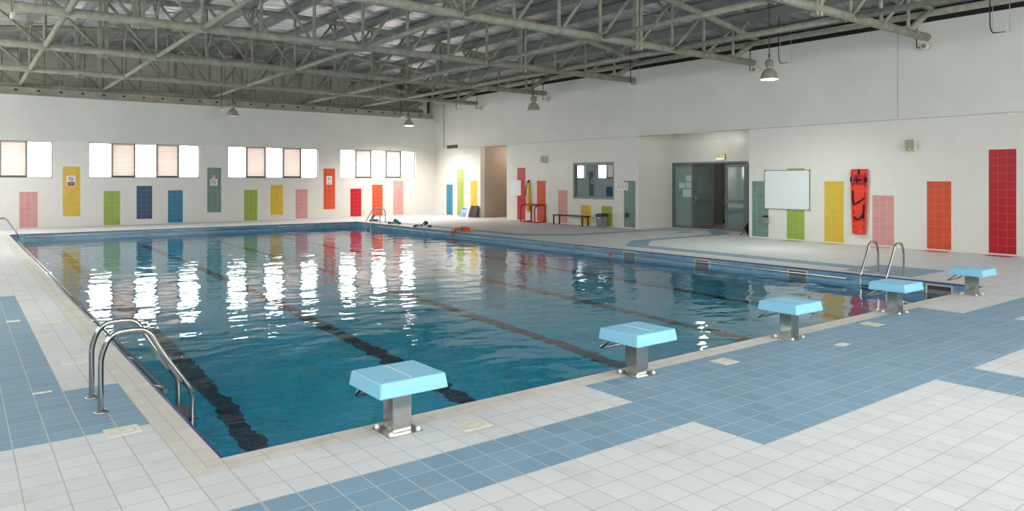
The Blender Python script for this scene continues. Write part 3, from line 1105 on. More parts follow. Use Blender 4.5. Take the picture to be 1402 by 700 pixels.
# ------------------------------------------------------------------ starting blocks
def make_block(loc, label):
    root = thing('starting_block', label, 'starting block', loc, group='starting blocks')
    bm = B(); box(bm, -0.135, 0.135, -0.135, 0.135, 0, 0.008); obj('base_plate', bm, M['steel_dull'], root)
    for sx in (-1, 1):
        for sy in (-1, 1):
            bm = B(); lathe(bm, [(0.017, 0.007), (0.017, 0.02), (0.013, 0.03), (0.001, 0.034)], 12, (sx * 0.108, sy * 0.108, 0)); obj('cap_nut', bm, M['white_plastic'], root, label='white domed cap nut')
    bm = B(); box(bm, -0.075, 0.075, -0.075, 0.075, 0.006, 0.32, bev=0.006); obj('pedestal', bm, M['steel'], root)
    bm = B()
    xa, xb, ya, yb = -0.272, 0.272, -0.26, 0.236
    t = 0.012
    vs = []
    for z, e in ((0.319, 0.0), (0.426, -0.016)):
        vs.append([bm.verts.new(p) for p in ((xa - e * 0 + (-e), ya - e, z), (xb + e, ya - e, z), (xb + e, yb + e, z), (xa - e, yb + e, z))])
    a, b = vs
    bm.faces.new(list(reversed(a))); bm.faces.new(b)
    for i in range(4):
        bm.faces.new((a[i], a[(i + 1) % 4], b[(i + 1) % 4], b[i]))
    bmesh.ops.bevel(bm, geom=bm.edges[:], offset=0.012, segments=3, affect='EDGES', profile=0.5)
    pl = obj('platform', bm, M['platform'], root)
    bm = B(); xm = (xa + xb) / 2
    box(bm, xm - 0.006, xm + 0.006, ya + 0.06, yb - 0.05, 0.4255, 0.428); obj('grip_strip', bm, M['white_plastic'], pl, label='pale centre grip strip')
    bm = B()
    for sx in (-1, 1):
        pass
    sweep(bm, chaikin([(-0.2, 0.14, 0.316), (-0.2, 0.26, 0.23), (-0.19, 0.28, 0.215), (0.19, 0.28, 0.215), (0.2, 0.26, 0.23), (0.2, 0.14, 0.316)], 2), 0.013, 8)
    obj('backstroke_grip', bm, M['steel'], root)
    return root


BX = [1.165, 3.665, 6.185, 8.735, 11.28]
BLB = ['light blue starting block nearest the camera, at the near left lane', 'light blue starting block second from the left along the pool end',
       'middle of the five light blue starting blocks', 'fourth light blue starting block, in front of the right hand ladder', 'light blue starting block at the far right lane, smallest in the picture']
b0 = make_block((BX[0], -0.222, 0), BLB[0])
for x, lb in zip(BX[1:], BLB[1:]):
    dup(b0, (x, -0.222, 0), lb)


# ------------------------------------------------------------------ ladders and grab rails
def make_ladder(loc, rot, label):
    root = thing('pool_ladder', label, 'pool ladder', loc, rot, group='stainless pool ladders')
    path = [(-0.47, 0.0), (-0.47, 0.30), (-0.47, 0.44), (-0.40, 0.60), (-0.26, 0.615), (-0.13, 0.60), (-0.06, 0.44), (0.14, 0.13), (0.195, 0.04), (0.195, -0.1), (0.195, -1.2)]
    for s in (-0.24, 0.24):
        bm = B(); sweep(bm, chaikin([(x, s, z) for x, z in path], 3), 0.021, 12); obj('handrail', bm, M['steel'], root)
        bm = B(); lathe(bm, [(0.055, 0.0), (0.055, 0.006), (0.04, 0.016), (0.024, 0.02)], 18, (-0.47, s, 0), cap0=True); obj('floor_flange', bm, M['steel_dull'], root)
    for z in (-0.19, -0.45, -0.72, -0.98):
        bm = B(); box(bm, 0.15, 0.25, -0.23, 0.23, z - 0.012, z + 0.012, bev=0.006)
        obj('tread', bm, M['dark_grey'] if z > -0.3 else M['steel_dull'], root)


make_ladder((0, 1.76, 0), (0, 0, 0), 'stainless pool ladder on the left edge nearest the camera')
make_ladder((0, 22.6, 0), (0, 0, 0), 'stainless pool ladder at the far end of the left edge, cut by the frame')
make_ladder((W, 1.78, 0), (0, 0, pi), 'stainless pool ladder on the right edge behind the fourth starting block')
make_ladder((W, 22.75, 0), (0, 0, pi), 'stainless pool ladder on the right edge at the far corner')


def grab_rail(p0, p1, out, label):
    p0, p1, out = Vector(p0), Vector(p1), Vector(out)
    root = thing('grab_rail', label, 'grab rail', p0)
    d = p1 - p0
    bm = B(); sweep(bm, [(0, 0, 0), d], 0.019, 10); obj('rail_tube', bm, M['steel_dull'], root)
    nb = int(d.length / 1.3)
    for k in range(nb + 1):
        q = d * ((k + 0.1) / (nb + 0.2))
        bm = B(); sweep(bm, chaikin([q, q + Vector((0, 0, 0.03)) + out * 0.3, q + Vector((0, 0, 0.05)) + out], 1), 0.011, 6); obj('rail_bracket', bm, M['steel_dull'], root)


grab_rail((0.135, 2.2, -0.1), (0.135, 22.1, -0.1), (-0.135, 0, 0), 'stainless grab rail along the left pool edge')
grab_rail((W - 0.1, 2.35, -0.11), (W - 0.1, 22.1, -0.11), (0.1, 0, 0), 'stainless grab rail along the right pool edge')
grab_rail((0.4, L - 0.075, -0.11), (12.0, L - 0.075, -0.11), (0, 0.075, 0), 'stainless grab rail along the far pool edge')


def skimmer(y, label):
    root = thing('pool_skimmer', label, 'skimmer', (W, y, 0), group='pool skimmers')
    bm = B()
    for a in ((-0.22, 0.22, -0.075, -0.055), (-0.22, 0.22, -0.33, -0.3), (-0.22, -0.195, -0.3, -0.075), (0.195, 0.22, -0.3, -0.075)):
        box(bm, -0.014, 0.0, a[0], a[1], a[2], a[3])
    obj('skimmer_frame', bm, M['cream'], root)
    bm = B(); box(bm, -0.006, -0.001, -0.195, 0.195, -0.3, -0.075); obj('skimmer_mouth', bm, M['dark_grey'], root)
    bm = B(); box(bm, -0.011, -0.006, -0.185, 0.185, -0.3, -0.15); obj('weir_flap', bm, M['grey_plastic'], root)


for y, lb in ((0.72, 'white skimmer opening below the deck between the last two starting blocks'), (3.44, 'white skimmer opening beside the right hand ladder'),
              (5.86, 'white skimmer opening in front of the whiteboard'), (8.15, 'white skimmer opening facing the doorway recess')):
    skimmer(y, lb)
bm = B(); bmesh.ops.create_uvsphere(bm, u_segments=14, v_segments=10, radius=0.045)
for f in bm.faces:
    f.smooth = True
tag(obj('small_float', bm, M['rope_orange'], loc=(W - 0.1, 8.75, -0.16)), 'small orange float hanging at the right grab rail', 'float')


# deck cover plates
def plate(x0, x1, y0, y1, label, round_=True):
    root = thing('deck_cover', label, 'cover plate', ((x0 + x1) / 2, (y0 + y1) / 2, 0), group='deck cover plates')
    w, h = (x1 - x0) / 2, (y1 - y0) / 2
    bm = B(); box(bm, -w, w, -h, h, 0, 0.005, bev=0.002); obj('plate', bm, M['cover'], root)
    if round_:
        bm = B(); r = min(w, h) * 0.9
        lathe(bm, [(r, 0.0052), (r * 0.97, 0.0065), (r * 0.94, 0.0052)], 28); lathe(bm, [(0.014, 0.005), (0.012, 0.008), (0.001, 0.008)], 12)
        obj('lid_ring', bm, M['lid_ring'], root)


plate(1.52, 1.77, -0.555, -0.345, 'ivory deck cover plate right of the nearest starting block')
plate(4.575, 4.795, -0.545, -0.345, 'ivory deck cover plate between the second and third starting blocks')
plate(7.61, 7.82, -0.53, -0.3, 'ivory deck cover plate between the third and fourth starting blocks')
plate(6.24, 6.42, -0.82, -0.72, 'small ivory tile plate out on the blue deck', False)
plate(10.7, 10.95, -0.56, -0.35, 'ivory deck cover plate left of the last starting block')
plate(-0.525, -0.3, 0.86, 1.05, 'ivory deck cover plate beside the near left ladder')
plate(-0.85, -0.71, 2.39, 2.44, 'small ivory inlay left of the near ladder', False)
plate(-0.54, -0.315, 3.38, 3.56, 'ivory deck cover plate just beyond the near ladder')
plate(-0.54, -0.31, 5.84, 6.03, 'ivory deck cover plate on the white strip of the left deck')
plate(-0.86, -0.71, 6.26, 6.38, 'small ivory inlay at the edge of the left blue area', False)
plate(-0.545, -0.32, 8.3, 8.5, 'ivory deck cover plate beyond the end of the left blue area')
plate(-0.74, -0.51, 11.15, 11.36, 'faint ivory deck cover plate farthest along the left deck')
plate(12.95, 13.12, 2.3, 2.45, 'small ivory plate behind the right hand ladder', False)
plate(12.9, 13.12, 0.7, 0.9, 'ivory deck cover plate beside the right pool corner')

# ------------------------------------------------------------------ glass doors and exit sign
D0 = 12.48
root = thing('door_1', 'fixed tinted glass panel left of the open door', 'door', (RX, D0, 0)); root['kind'] = 'structure'
bm = B()
w = REC_Y[1] - D0
for a in ((0, 0.06, 0, 2.4), (w - 0.09, w - 0.002, 0, 2.4), (0.06, w - 0.09, 0, 0.07), (0.06, w - 0.09, 2.33, 2.4)):
    box(bm, 0.02, 0.1, a[0], a[1], a[2], a[3])
obj('door_frame', bm, M['alu_dark'], root)
bm = B(); box(bm, 0.055, 0.065, 0.05, w - 0.08, 0.06, 2.34); obj('glass_pane', bm, M['door_glass'], root)


def leaf(n, loc, rotz, w, label):
    root = thing('door_%d' % n, label, 'door', loc, (0, 0, rotz)); root['kind'] = 'structure'
    bm = B()
    for a in ((0, 0.09, 0.01, 2.36), (w - 0.09, w, 0.01, 2.36), (0.09, w - 0.09, 0.01, 0.15), (0.09, w - 0.09, 2.26, 2.36), (0.09, w - 0.09, 1.0, 1.1)):
        box(bm, a[0], a[1], -0.025, 0.025, a[2], a[3], bev=0.003)
    obj('door_frame', bm, M['alu_dark'], root)
    bm = B(); box(bm, 0.08, w - 0.08, -0.004, 0.004, 0.14, 2.28); obj('glass_pane', bm, M['door_glass'], root)
    bm = B()
    for s in (-1, 1):
        tube(bm, (0.05, s * 0.03, 0.8), (0.05, s * 0.075, 0.8), 0.01, 8); tube(bm, (0.05, s * 0.03, 1.15), (0.05, s * 0.075, 1.15), 0.01, 8)
        sweep(bm, [(0.05, s * 0.07, 0.74), (0.05, s * 0.07, 1.21)], 0.014, 8)
    obj('pull_handle', bm, M['steel'], root)


leaf(2, (RX + 0.02, D0 - 0.03, 0), radians(-18), 0.88, 'glass door leaf swung open into the corridor')
leaf(3, (RX + 0.05, 11.06, 0), radians(-90), 0.87, 'glass door leaf with slate frame on the right of the opening')
bm = B()
box(bm, RX - 0.01, RX + 0.1, 10.1, REC_Y[1] - 0.002, 2.4, 2.46); box(bm, RX + 0.01, RX + 0.1, 10.1, 10.18, 0, 2.4)
box(bm, RX + 0.03, RX + 0.09, 9.2, 10.1, 0, 2.4)
struct('trim_4', bm, M['alu_dark'], 'slate aluminium frame around the glass doors', 'door frame')
for (y, z, ww, hh, lb) in ((12.7, 1.86, 0.27, 0.23, 'topmost white sheet on the fixed glass panel'), (13.01, 1.6, 0.28, 0.21, 'left white sheet on the fixed glass panel'),
                           (12.7, 1.6, 0.27, 0.21, 'white sheet right in the middle row on the fixed glass panel'), (12.77, 1.31, 0.42, 0.3, 'wide white sheet lowest on the fixed glass panel')):
    bm = B(); box(bm, -0.002, 0.0, -ww / 2, ww / 2, -hh / 2, hh / 2)
    tag(obj('paper_notice', bm, plain('sheet_behind_glass', (190, 208, 206), 0.8), loc=(RX + 0.054, y, z)), lb, 'paper', 'sheets on the door glass')
root = thing('exit_sign', 'small lit green and white exit sign above the glass doors', 'sign', (RX, 11.2, 2.63))
bm = B(); box(bm, -0.07, 0.0, -0.2, 0.2, -0.1, 0.12, bev=0.008); obj('sign_housing', bm, M['cream'], root)
bm = B(); box(bm, -0.075, -0.069, -0.17, 0.17, -0.05, 0.1); obj('sign_panel', bm, M['exit'], root)
bm = B(); box(bm, -0.078, -0.068, -0.17, 0.17, -0.095, -0.05); obj('lamp_tube', bm, M['exit_tube'], root)
text_mesh('exit_lettering', 'EXIT', 0.16, M['green_ink'], root, (-0.077, 0.0, 0.025), (pi / 2, 0, -pi / 2))


# ------------------------------------------------------------------ service window
root = thing('window_20', 'grey framed sliding service window with two reflecting panes', 'window', (XR, OFF[1], OFF[2]), (0, 0, -pi / 2)); root['kind'] = 'structure'
w, h = OFF[1] - OFF[0], OFF[3] - OFF[2]
bm = B()
for a in ((0, 0.06, 0, h), (w - 0.06, w, 0, h), (0.06, w - 0.06, 0, 0.07), (0.06, w - 0.06, h - 0.07, h)):
    box(bm, a[0], a[1], 0.04, 0.16, a[2], a[3])
obj('window_frame', bm, M['alu'], root)
for k, (a, b, yy) in enumerate(((0.06, w / 2 + 0.03, 0.12), (w / 2 - 0.03, w - 0.06, 0.08))):
    bm = B()
    for q in ((a, a + 0.05, 0.07, h - 0.07), (b - 0.05, b, 0.07, h - 0.07), (a + 0.05, b - 0.05, 0.07, 0.12), (a + 0.05, b - 0.05, h - 0.12, h - 0.07)):
        box(bm, q[0], q[1], yy - 0.015, yy + 0.015, q[2], q[3])
    s = obj('sliding_sash', bm, M['alu_dark'], root)
    bm = B(); box(bm, a + 0.04, b - 0.04, yy - 0.004, yy + 0.004, 0.1, h - 0.1); obj('glass_pane', bm, M['office_glass'], s)


# ------------------------------------------------------------------ things on the right wall
def sheet(name, y0, y1, z0, z1, label, lines=5, depth=0.004):
    root = thing(name, label, 'notice', (XR, (y0 + y1) / 2, (z0 + z1) / 2))
    w, h = (y1 - y0) / 2, (z1 - z0) / 2
    bm = B(); box(bm, -0.005 - depth, -0.005, -w, w, -h, h); obj('sheet', bm, M['paper'], root)
    bm = B()
    for c in range(3):
        for i in range(lines):
            z = h * 0.7 - i * h * 1.5 / lines
            a = -w * 0.88 + c * w * 0.62
            box(bm, -0.0062 - depth, -0.0052 - depth, a, a + w * (0.4 + 0.1 * ((i * 7 + c) % 2)), z - 0.008, z + 0.008)
    obj('printed_lines', bm, M['ink'], root)


sheet('paper_notice', 13.93, 14.53, 1.42, 1.71, 'row of white notices pinned beside the teal column', 6)
bm = B()
box(bm, -0.03, -0.004, -0.365, 0.365, -0.34, 0.34, bev=0.004)
tag(obj('white_panel', bm, M['paper'], loc=(XR, 20.73, 1.45)), 'blank white panel overlapping the tall red column by the passage', 'panel')

root = thing('whiteboard', 'blank whiteboard with a thin metal frame on the right wall', 'whiteboard', (XR, 7.435, 1.505))
bm = B(); box(bm, -0.022, -0.005, -0.735, 0.735, -0.575, 0.575); obj('writing_surface', bm, M['board'], root)
bm = B()
for a in ((-0.755, -0.735, -0.595, 0.595), (0.735, 0.755, -0.595, 0.595), (-0.735, 0.735, -0.595, -0.575), (-0.735, 0.735, 0.575, 0.595)):
    box(bm, -0.03, -0.005, a[0], a[1], a[2], a[3])
obj('board_frame', bm, M['alu'], root)
for sy in (-1, 1):
    for sz in (-1, 1):
        bm = B(); box(bm, -0.034, -0.006, sy * 0.74 - 0.025, sy * 0.74 + 0.025, sz * 0.58 - 0.025, sz * 0.58 + 0.025, bev=0.006); obj('corner_cap', bm, M['grey_plastic'], root)

# spine board
root = thing('spine_board', 'orange red rescue spine board hanging on the wall with black straps', 'spine board', (XR - 0.03, 5.2, 1.2))
bm = B()
out = []


def half(z):
    if z > 0.55:
        return 0.222
    return 0.222 - 0.05 * ((0.55 - z) / 1.45) ** 1.3


NZ = 36
holes = [(-0.9, 0.0)]
slots = []
for z in (0.47, 0.2, -0.05, -0.28, -0.5, -0.7):
    slots.append((z - 0.055, z + 0.055))


def cell(bm, y0, y1, z0, z1):
    box(bm, -0.045, 0.0, y0, y1, z0, z1)


# body built as rails, centre and webs so that the hand slots are real openings
zs = sorted({-0.9, -0.84, -0.80, 0.74, 0.80, 0.86, 0.9} | {v for s in slots for v in s})
for z0, z1 in zip(zs, zs[1:]):
    zm = (z0 + z1) / 2
    hw = half(zm)
    is_slot = any(a < zm < b for a, b in slots) or (0.74 < zm < 0.80)
    foot = -0.84 < zm < -0.80
    cuts = [-hw, -hw + 0.035, -hw + 0.075, -0.07, 0.07, hw - 0.075, hw - 0.035, hw]
    for i in range(7):
        if is_slot and i in (1, 5):
            continue
        if foot and i == 3:
            continue
        h0, h1 = half(z0), half(z1)

        def sc(v, hz):
            return v * hz / hw
        y0, y1 = cuts[i], cuts[i + 1]
        vv = [bm.verts.new((x, sc(y, hz), z)) for x in (-0.045, 0.0) for y, z, hz in ((y0, z0, h0), (y1, z0, h0), (y1, z1, h1), (y0, z1, h1))]
        for q in ((0, 1, 2, 3), (7, 6, 5, 4), (0, 4, 5, 1), (1, 5, 6, 2), (2, 6, 7, 3), (3, 7, 4, 0)):
            bm.faces.new([vv[j] for j in q])
bmesh.ops.remove_doubles(bm, verts=bm.verts[:], dist=0.0005)
obj('board', bm, M['spine'], root)
bm = B()
for s in (-1, 1):
    sweep(bm, chaikin([(-0.045, s * half(0.85), 0.86), (-0.05, s * half(0.4), 0.4), (-0.05, s * half(-0.3), -0.3), (-0.045, s * half(-0.88), -0.88)], 2), 0.016, 8)
sweep(bm, [(-0.045, -0.2, 0.885), (-0.045, 0.2, 0.885)], 0.016, 8)
sweep(bm, [(-0.045, -0.155, -0.885), (-0.045, 0.155, -0.885)], 0.016, 8)
obj('raised_rim', bm, M['spine'], root)
bm = B()
box(bm, -0.13, -0.045, 0.05, 0.17, 0.5, 0.74, bev=0.02); box(bm, -0.13, -0.045, -0.17, -0.05, 0.5, 0.74, bev=0.02); box(bm, -0.075, -0.045, -0.17, 0.17, 0.48, 0.75, bev=0.01)
obj('head_immobiliser', bm, M['spine_red'], root, label='crimson padded head block')


def ribbon(bm, pts, w=0.045, t=0.006):
    pts = [Vector(p) for p in pts]
    for a, b in zip(pts, pts[1:]):
        d = (b - a).normalized()
        n = d.cross(Vector((1, 0, 0))).normalized() * w / 2
        e = d * 0.012
        vv = [bm.verts.new(p) for p in (a - n - e, a + n - e, b + n + e, b - n + e)]
        vv2 = [bm.verts.new(v.co + Vector((-t, 0, 0))) for v in vv]
        bm.faces.new(vv); bm.faces.new(list(reversed(vv2)))
        for i in range(4):
            bm.faces.new((vv[i], vv2[i], vv2[(i + 1) % 4], vv[(i + 1) % 4]))


for pts in ([(-0.052, 0.17, 0.3), (-0.055, 0.165, 0.05), (-0.055, 0.14, -0.08), (-0.06, 0.02, -0.02), (-0.055, -0.16, 0.1)],
            [(-0.055, -0.14, -0.08), (-0.065, -0.13, -0.3), (-0.055, -0.12, -0.45)],
            [(-0.055, 0.13, -0.42), (-0.06, 0.05, -0.5), (-0.06, -0.05, -0.46), (-0.055, -0.13, -0.3)],
            [(-0.08, 0.2, 0.64), (-0.13, 0.1, 0.6), (-0.135, -0.1, 0.6), (-0.08, -0.2, 0.62)]):
    bm = B(); ribbon(bm, pts); obj('strap', bm, M['strap'], root)
for s in (-1, 1):
    bm = B(); box(bm, -0.09, -0.03, s * 0.2 - 0.035, s * 0.2 + 0.035, 0.55, 0.68, bev=0.012); obj('buckle', bm, M['strap'], root)
bm = B(); box(bm, -0.08, -0.04, -0.015, 0.015, 0.76, 0.9); obj('hanging_loop', bm, M['strap'], root)


def dispenser(y, z, label, s=1.0):
    root = thing('soap_dispenser', label, 'dispenser', (XR - 0.004, y, z))
    bm = B(); box(bm, -0.1 * s, 0.0, -0.09 * s, 0.09 * s, -0.14 * s, 0.05 * s, bev=0.012); obj('dispenser_body', bm, M['dark_grey'] if s < 1 else M['grey_plastic'], root)
    bm = B(); box(bm, -0.1 * s, 0.0, -0.07 * s, 0.07 * s, 0.045 * s, 0.11 * s, bev=0.01); obj('dispenser_cap', bm, M['black'], root)


dispenser(8.13, 0.6, 'grey dispenser with black top on the teal column by the whiteboard')
dispenser(13.98, 0.5, 'small dark dispenser on the teal column beside the recess', 0.7)
for y, z, lb in ((7.92, 0.5, 'small cream wall socket below the whiteboard'), (14.2, 0.52, 'small cream wall socket below the row of notices')):
    root = thing('wall_socket', lb, 'socket', (XR, y, z))
    bm = B(); box(bm, -0.012, 0.0, -0.045, 0.045, -0.045, 0.045, bev=0.003); obj('socket_plate', bm, M['cream'], root)
    bm = B(); box(bm, -0.016, -0.01, -0.02, 0.02, -0.02, 0.02); obj('socket_insert', bm, M['white_plastic'], root)
for k, lb in enumerate(('first from the left', 'second from the left', 'third from the left', 'last, nearest the doors')):
    root = thing('light_switch', 'white light switch on the recess side wall, %s of four' % lb, 'switch', (19.4 + k * 0.17, REC_Y[1], 1.33), group='switches in the recess')
    bm = B(); box(bm, -0.045, 0.045, -0.012, 0.0, -0.045, 0.045, bev=0.003); obj('switch_plate', bm, M['white_plastic'], root)
    bm = B(); box(bm, -0.018, 0.018, -0.017, -0.01, -0.028, 0.028); obj('rocker', bm, M['cream'], root)
for y, lb in ((12.95, 'left light switch on the corridor wall'), (12.7, 'right light switch on the corridor wall')):
    root = thing('light_switch', lb, 'switch', (24.6, y, 1.32))
    bm = B(); box(bm, -0.012, 0.0, -0.06, 0.06, -0.07, 0.07); obj('switch_plate', bm, M['grey_plastic'], root)
    bm = B(); box(bm, -0.017, -0.01, -0.025, 0.025, -0.04, 0.04); obj('rocker', bm, M['cream'], root)

# rescue tube
root = thing('rescue_tube', 'yellow foam rescue tube hanging on the wall by a black strap', 'rescue tube', (XR, 19.8, 0.42))
bm = B(); sweep(bm, chaikin([(-0.08, -0.04, 0.0), (-0.085, -0.04, 0.3), (-0.085, -0.03, 0.9), (-0.07, -0.02, 1.24)], 2), 0.075, 14, radii=None); obj('foam_body', bm, M['yellow_foam'], root)
bm = B(); sweep(bm, chaikin([(-0.06, -0.02, 1.22), (-0.04, 0.0, 1.36), (-0.07, 0.07, 1.3), (-0.08, 0.15, 1.0), (-0.06, 0.17, 0.7)], 2), 0.022, 6); obj('strap', bm, M['strap'], root)
bm = B(); sweep(bm, chaikin([(-0.06, 0.17, 0.72), (-0.06, 0.19, 0.4), (-0.05, 0.16, 0.1)], 2), 0.014, 6); obj('tow_line', bm, M['red_paint'], root)
bm = B(); box(bm, -0.05, 0.0, -0.03, 0.03, 1.32, 1.38); obj('wall_hook', bm, M['black'], root)

# red goal frame
root = thing('goal_frame', 'small red tubular goal frame standing against the right wall', 'goal frame', (XR, 18.7, 0))


def side(y):
    return chaikin([(-0.6, y, 0.02), (-0.6, y, 0.45), (-0.6, y, 0.6), (-0.5, y, 0.72), (-0.35, y, 0.74), (-0.03, y, 0.74)], 2)


for y in (0.0, 0.95):
    bm = B(); sweep(bm, side(y), 0.03, 10); obj('side_hoop', bm, M['red_paint'], root)
    bm = B(); tube(bm, (-0.03, y, 0.02), (-0.03, y, 0.76), 0.03, 10); obj('back_post', bm, M['red_paint'], root)
    bm = B(); tube(bm, (-0.6, y, 0.022), (-0.03, y, 0.022), 0.03, 10); obj('base_rail', bm, M['red_paint'], root)
for x, z in ((-0.6, 0.022), (-0.36, 0.74), (-0.03, 0.74)):
    bm = B(); tube(bm, (x, 0, z), (x, 0.95, z), 0.03, 10); obj('cross_bar', bm, M['red_paint'], root)

# bench
root = thing('bench', 'low black bench below the service window', 'bench', (17.95, 16.5, 0))
bm = B(); box(bm, -0.18, 0.18, -0.92, 0.92, 0.37, 0.41, bev=0.004); obj('seat', bm, M['black'], root)
for y in (-0.8, 0.88):
    for x in (-0.15, 0.15):
        bm = B(); box(bm, x - 0.022, x + 0.022, y - 0.022, y + 0.022, 0, 0.37); obj('leg', bm, M['black'], root)
# bin
root = thing('waste_bin', 'grey waste bin with a dark swing lid beside the bench', 'bin', (18.2, 15.05, 0))
bm = B()
vs = []
for z, k in ((0, 0.85), (0.4, 1.0)):
    vs.append([bm.verts.new((sx * 0.16 * k, sy * 0.17 * k, z)) for sx, sy in ((-1, -1), (1, -1), (1, 1), (-1, 1))])
bm.faces.new(list(reversed(vs[0]))); bm.faces.new(vs[1])
for i in range(4):
    bm.faces.new((vs[0][i], vs[0][(i + 1) % 4], vs[1][(i + 1) % 4], vs[1][i]))
bmesh.ops.bevel(bm, geom=bm.edges[:], offset=0.02, segments=2, affect='EDGES')
obj('bin_body', bm, M['grey_plastic'], root)
bm = B(); prism(bm, [(-0.172, 0.4), (0.172, 0.4), (0.172, 0.44), (0.11, 0.52), (-0.11, 0.52), (-0.172, 0.44)], -0.18, 0.18, 'YZ')
obj('swing_lid', bm, M['dark_grey'], root)
bm = B(); box(bm, -0.175, -0.16, -0.05, 0.05, 0.33, 0.37); obj('bin_label', bm, M['white_plastic'], root)


# leaning boards by the passage
def kick(name, y, x0, h, w, mat, label, stripe=None):
    root = thing(name, label, 'board', (x0, y, 0), (0, radians(14), 0))
    bm = B(); box(bm, -0.03, 0.03, -w / 2, w / 2, 0.012, h, bev=0.02); obj('board_body', bm, mat, root)
    if stripe:
        bm = B()
        for s in (-0.12, 0.1):
            box(bm, -0.034, -0.028, s - 0.04, s + 0.04, h * 0.5, h * 0.78)
        obj('white_mark', bm, M['white_plastic'], root)
        bm = B(); box(bm, -0.034, -0.028, -0.05, w / 2 - 0.08, h * 0.85, h - 0.02); obj('top_patch', bm, M['navy_foam'], root)


kick('leaning_float', 24.66, 18.24, 0.45, 0.54, M['blue_foam'], 'pale blue float board with white marks leaning on the wall', True)
kick('leaning_float', 24.26, 18.2, 0.52, 0.18, M['white_plastic'], 'white float board leaning between the blue and black ones')
kick('leaning_mat', 23.85, 18.26, 0.58, 0.62, M['black'], 'black mat leaning on the wall beside the passage')


# coiled lane ropes
def lane_rope(loc, pts, cols, label, r=0.05, step=0.07, k=0.62):
    pts = [(x * (k if k > 0.6 else 0.72), y * k, max(z, 0.06 + (z - 0.06) * 1.7) if z > 0.06 else z) for x, y, z in pts]
    root = thing('lane_rope', label, 'lane rope', loc)
    path = chaikin(pts, 3)
    bm = B(); sweep(bm, path, 0.008, 6); obj('rope', bm, M['rope_white'], root)
    acc, last, i = 0.0, path[0], 0
    for a, b in zip(path, path[1:]):
        acc += (b - a).length
        if acc >= step:
            acc = 0
            d = (b - a).normalized()
            bm = B()
            sweep(bm, [b - d * 0.028, b - d * 0.022, b + d * 0.022, b + d * 0.028], r, 10, radii=[r * 0.75, r, r, r * 0.75])
            obj('float', bm, M[cols[i % len(cols)]], root)
            i += 1


lane_rope((W + 0.45, 23.55, 0), [(-0.3, 0.1, 0.06), (0.1, 0.25, 0.06), (0.35, 0.0, 0.06), (0.1, -0.25, 0.06), (-0.2, -0.1, 0.08), (0.0, 0.1, 0.15), (0.12, 0.0, 0.2)],
          ['rope_teal', 'rope_grey', 'rope_dark'], 'teal and grey lane rope heaped behind the far right ladder')
lane_rope((W + 0.4, 21.4, 0), [(-0.4, 0.5, 0.06), (-0.3, 0.2, 0.06), (0.0, 0.15, 0.06), (0.2, 0.0, 0.06), (0.05, -0.25, 0.06), (-0.25, -0.1, 0.1), (0.0, 0.1, 0.16), (0.0, -0.3, 0.06), (-0.05, -0.6, 0.06)],
          ['rope_navy', 'rope_teal', 'rope_teal', 'rope_dark', 'rope_grey', 'rope_white'], 'navy and teal lane rope heaped on the right deck edge, second from the far end')
lane_rope((W + 0.38, 19.15, 0), [(-0.47, 0.55, -0.02), (-0.42, 0.4, 0.06), (-0.1, 0.2, 0.06), (0.15, 0.1, 0.08), (0.1, -0.2, 0.14), (-0.15, -0.05, 0.14), (0.0, -0.3, 0.06), (0.1, -0.7, 0.06)],
          ['rope_navy', 'rope_navy', 'rope_grey', 'rope_grey', 'rope_dark', 'rope_white', 'rope_grey'], 'grey lane rope with blue end floats on the right deck edge')
lane_rope((W + 0.1, 16.3, 0), [(-0.28, 0.72, -0.2), (-0.2, 0.62, 0.02), (-0.05, 0.45, 0.08), (0.15, 0.2, 0.08), (0.3, 0.0, 0.1), (0.4, -0.4, 0.07), (0.5, -0.75, 0.06), (0.3, -0.5, 0.06), (0.1, 0.0, 0.06), (-0.12, 0.3, 0.06), (-0.2, 0.45, 0.06)],
          ['rope_orange', 'rope_orange', 'rope_orange', 'rope_yellow', 'rope_orange', 'rope_pink', 'rope_orange', 'rope_teal'], 'orange lane rope draped over the right pool edge', 0.06, 0.07, 0.36)

# black bag half hidden behind the recess edge
root = thing('black_bag', 'black bag slumped on the floor behind the edge of the doorway recess', 'bag', (19.22, 9.2, 0), (0, 0, radians(20)))
bm = B()
bmesh.ops.create_uvsphere(bm, u_segments=24, v_segments=16, radius=1.0)
for v in bm.verts:
    z = max(v.co.z, -0.86)
    k = 1.0 - 0.28 * max(0.0, z) ** 1.5
    w_ = 0.012 * sin(v.co.x * 7) * cos(z * 6)
    v.co = Vector((v.co.x * 0.15 * k + w_, v.co.y * 0.17 * k + 0.04 * z, 0.189 + z * 0.22))
for f in bm.faces:
    f.smooth = True
obj('bag_body', bm, M['strap'], root)
bm = B(); sweep(bm, chaikin([(-0.12, 0.1, 0.3), (-0.2, 0.16, 0.2), (-0.2, 0.2, 0.04), (-0.24, 0.26, 0.014), (-0.18, 0.3, 0.014)], 2), 0.014, 8); obj('shoulder_strap', bm, M['black'], root)
bm = B(); sweep(bm, chaikin([(-0.04, 0.05, 0.39), (-0.03, 0.06, 0.46), (0.04, 0.06, 0.46), (0.05, 0.05, 0.39)], 2), 0.012, 8); obj('carry_handle', bm, M['black'], root)


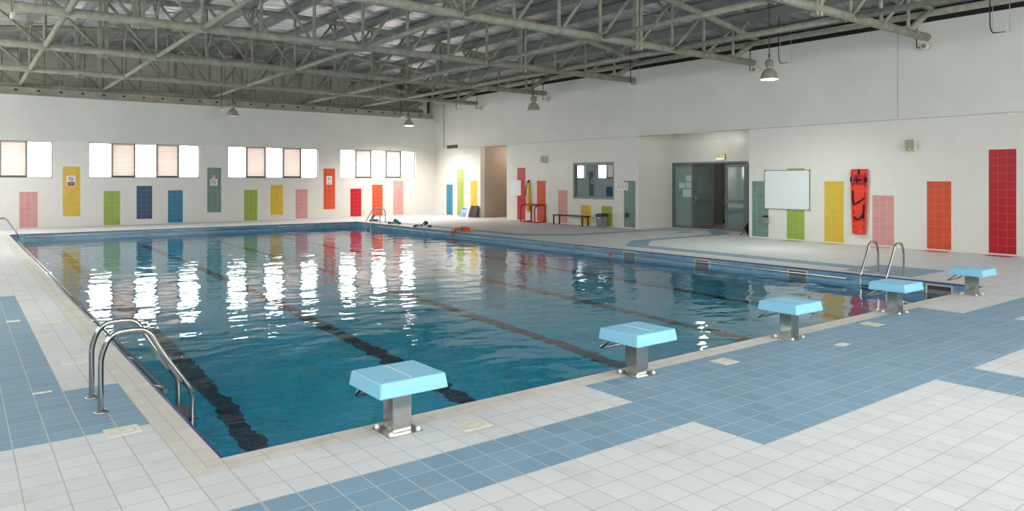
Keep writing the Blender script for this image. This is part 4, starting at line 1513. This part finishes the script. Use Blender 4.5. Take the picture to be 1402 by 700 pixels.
# safety signs on the far wall
def safety(x, z, w, h, kind, label):
    root = thing('safety_sign', label, 'sign', (x, YF - 0.004, z))
    bm = B(); box(bm, -w / 2, w / 2, -0.006, 0.0, -h / 2, h / 2); obj('sign_sheet', bm, M['paper'], root)

    def ring(cz, r, mat):
        bm = B()
        n_ = 28
        vo = [bm.verts.new((r * cos(2 * pi * k / n_), -0.008, cz + r * sin(2 * pi * k / n_))) for k in range(n_)]
        vi = [bm.verts.new((r * 0.78 * cos(2 * pi * k / n_), -0.008, cz + r * 0.78 * sin(2 * pi * k / n_))) for k in range(n_)]
        for k in range(n_):
            bm.faces.new((vo[k], vo[(k + 1) % n_], vi[(k + 1) % n_], vi[k]))
        d = r * 0.62
        vv = [bm.verts.new(p) for p in ((-d - 0.008, -0.0081, cz + d - 0.008), (-d + 0.008, -0.0081, cz + d + 0.008), (d + 0.008, -0.0081, cz - d + 0.008), (d - 0.008, -0.0081, cz - d - 0.008))]
        bm.faces.new(vv)
        obj('prohibition_ring', bm, mat, root)
        bm = B()
        sweep(bm, [(-0.03, -0.0075, cz - 0.03), (0.0, -0.0075, cz + 0.02), (0.03, -0.0075, cz)], 0.009, 6)
        bmesh.ops.scale(bm, vec=(1, 0.1, 1), space=Matrix.Translation((0, 0.0075, 0)), verts=bm.verts[:])
        obj('pictogram', bm, M['dark_grey'], root)

    def band(z0, z1, mat, nm, wf=0.8, dy=-0.008):
        bm = B(); box(bm, -w / 2 * wf, w / 2 * wf, dy, -0.005, z0, z1); obj(nm, bm, mat, root)
    if kind == 0:
        ring(h * 0.2, 0.085, M['maroon']); band(-h * 0.45, -h * 0.1, M['maroon'], 'maroon_band'); band(-h * 0.3, -h * 0.25, M['paper'], 'text_line', 0.6, -0.009)
    elif kind == 1:
        band(h * 0.2, h * 0.46, M['maroon'], 'maroon_band', 0.95); band(h * 0.26, h * 0.38, M['paper'], 'text_line', 0.5, -0.009); ring(-h * 0.17, 0.1, M['maroon'])
    else:
        ring(h * 0.15, 0.085, M['maroon']); band(-h * 0.3, -h * 0.22, M['ink'], 'text_line', 0.6); band(-h * 0.42, -h * 0.35, M['ink'], 'text_line', 0.35)


safety(2.13, 1.765, 0.29, 0.41, 0, 'white and maroon prohibition sign on the yellow tile column')
safety(7.4, 1.775, 0.3, 0.42, 1, 'white and maroon prohibition sign on the teal tile column of the far wall')
safety(12.63, 1.79, 0.27, 0.4, 2, 'white prohibition sign on the orange tile column')
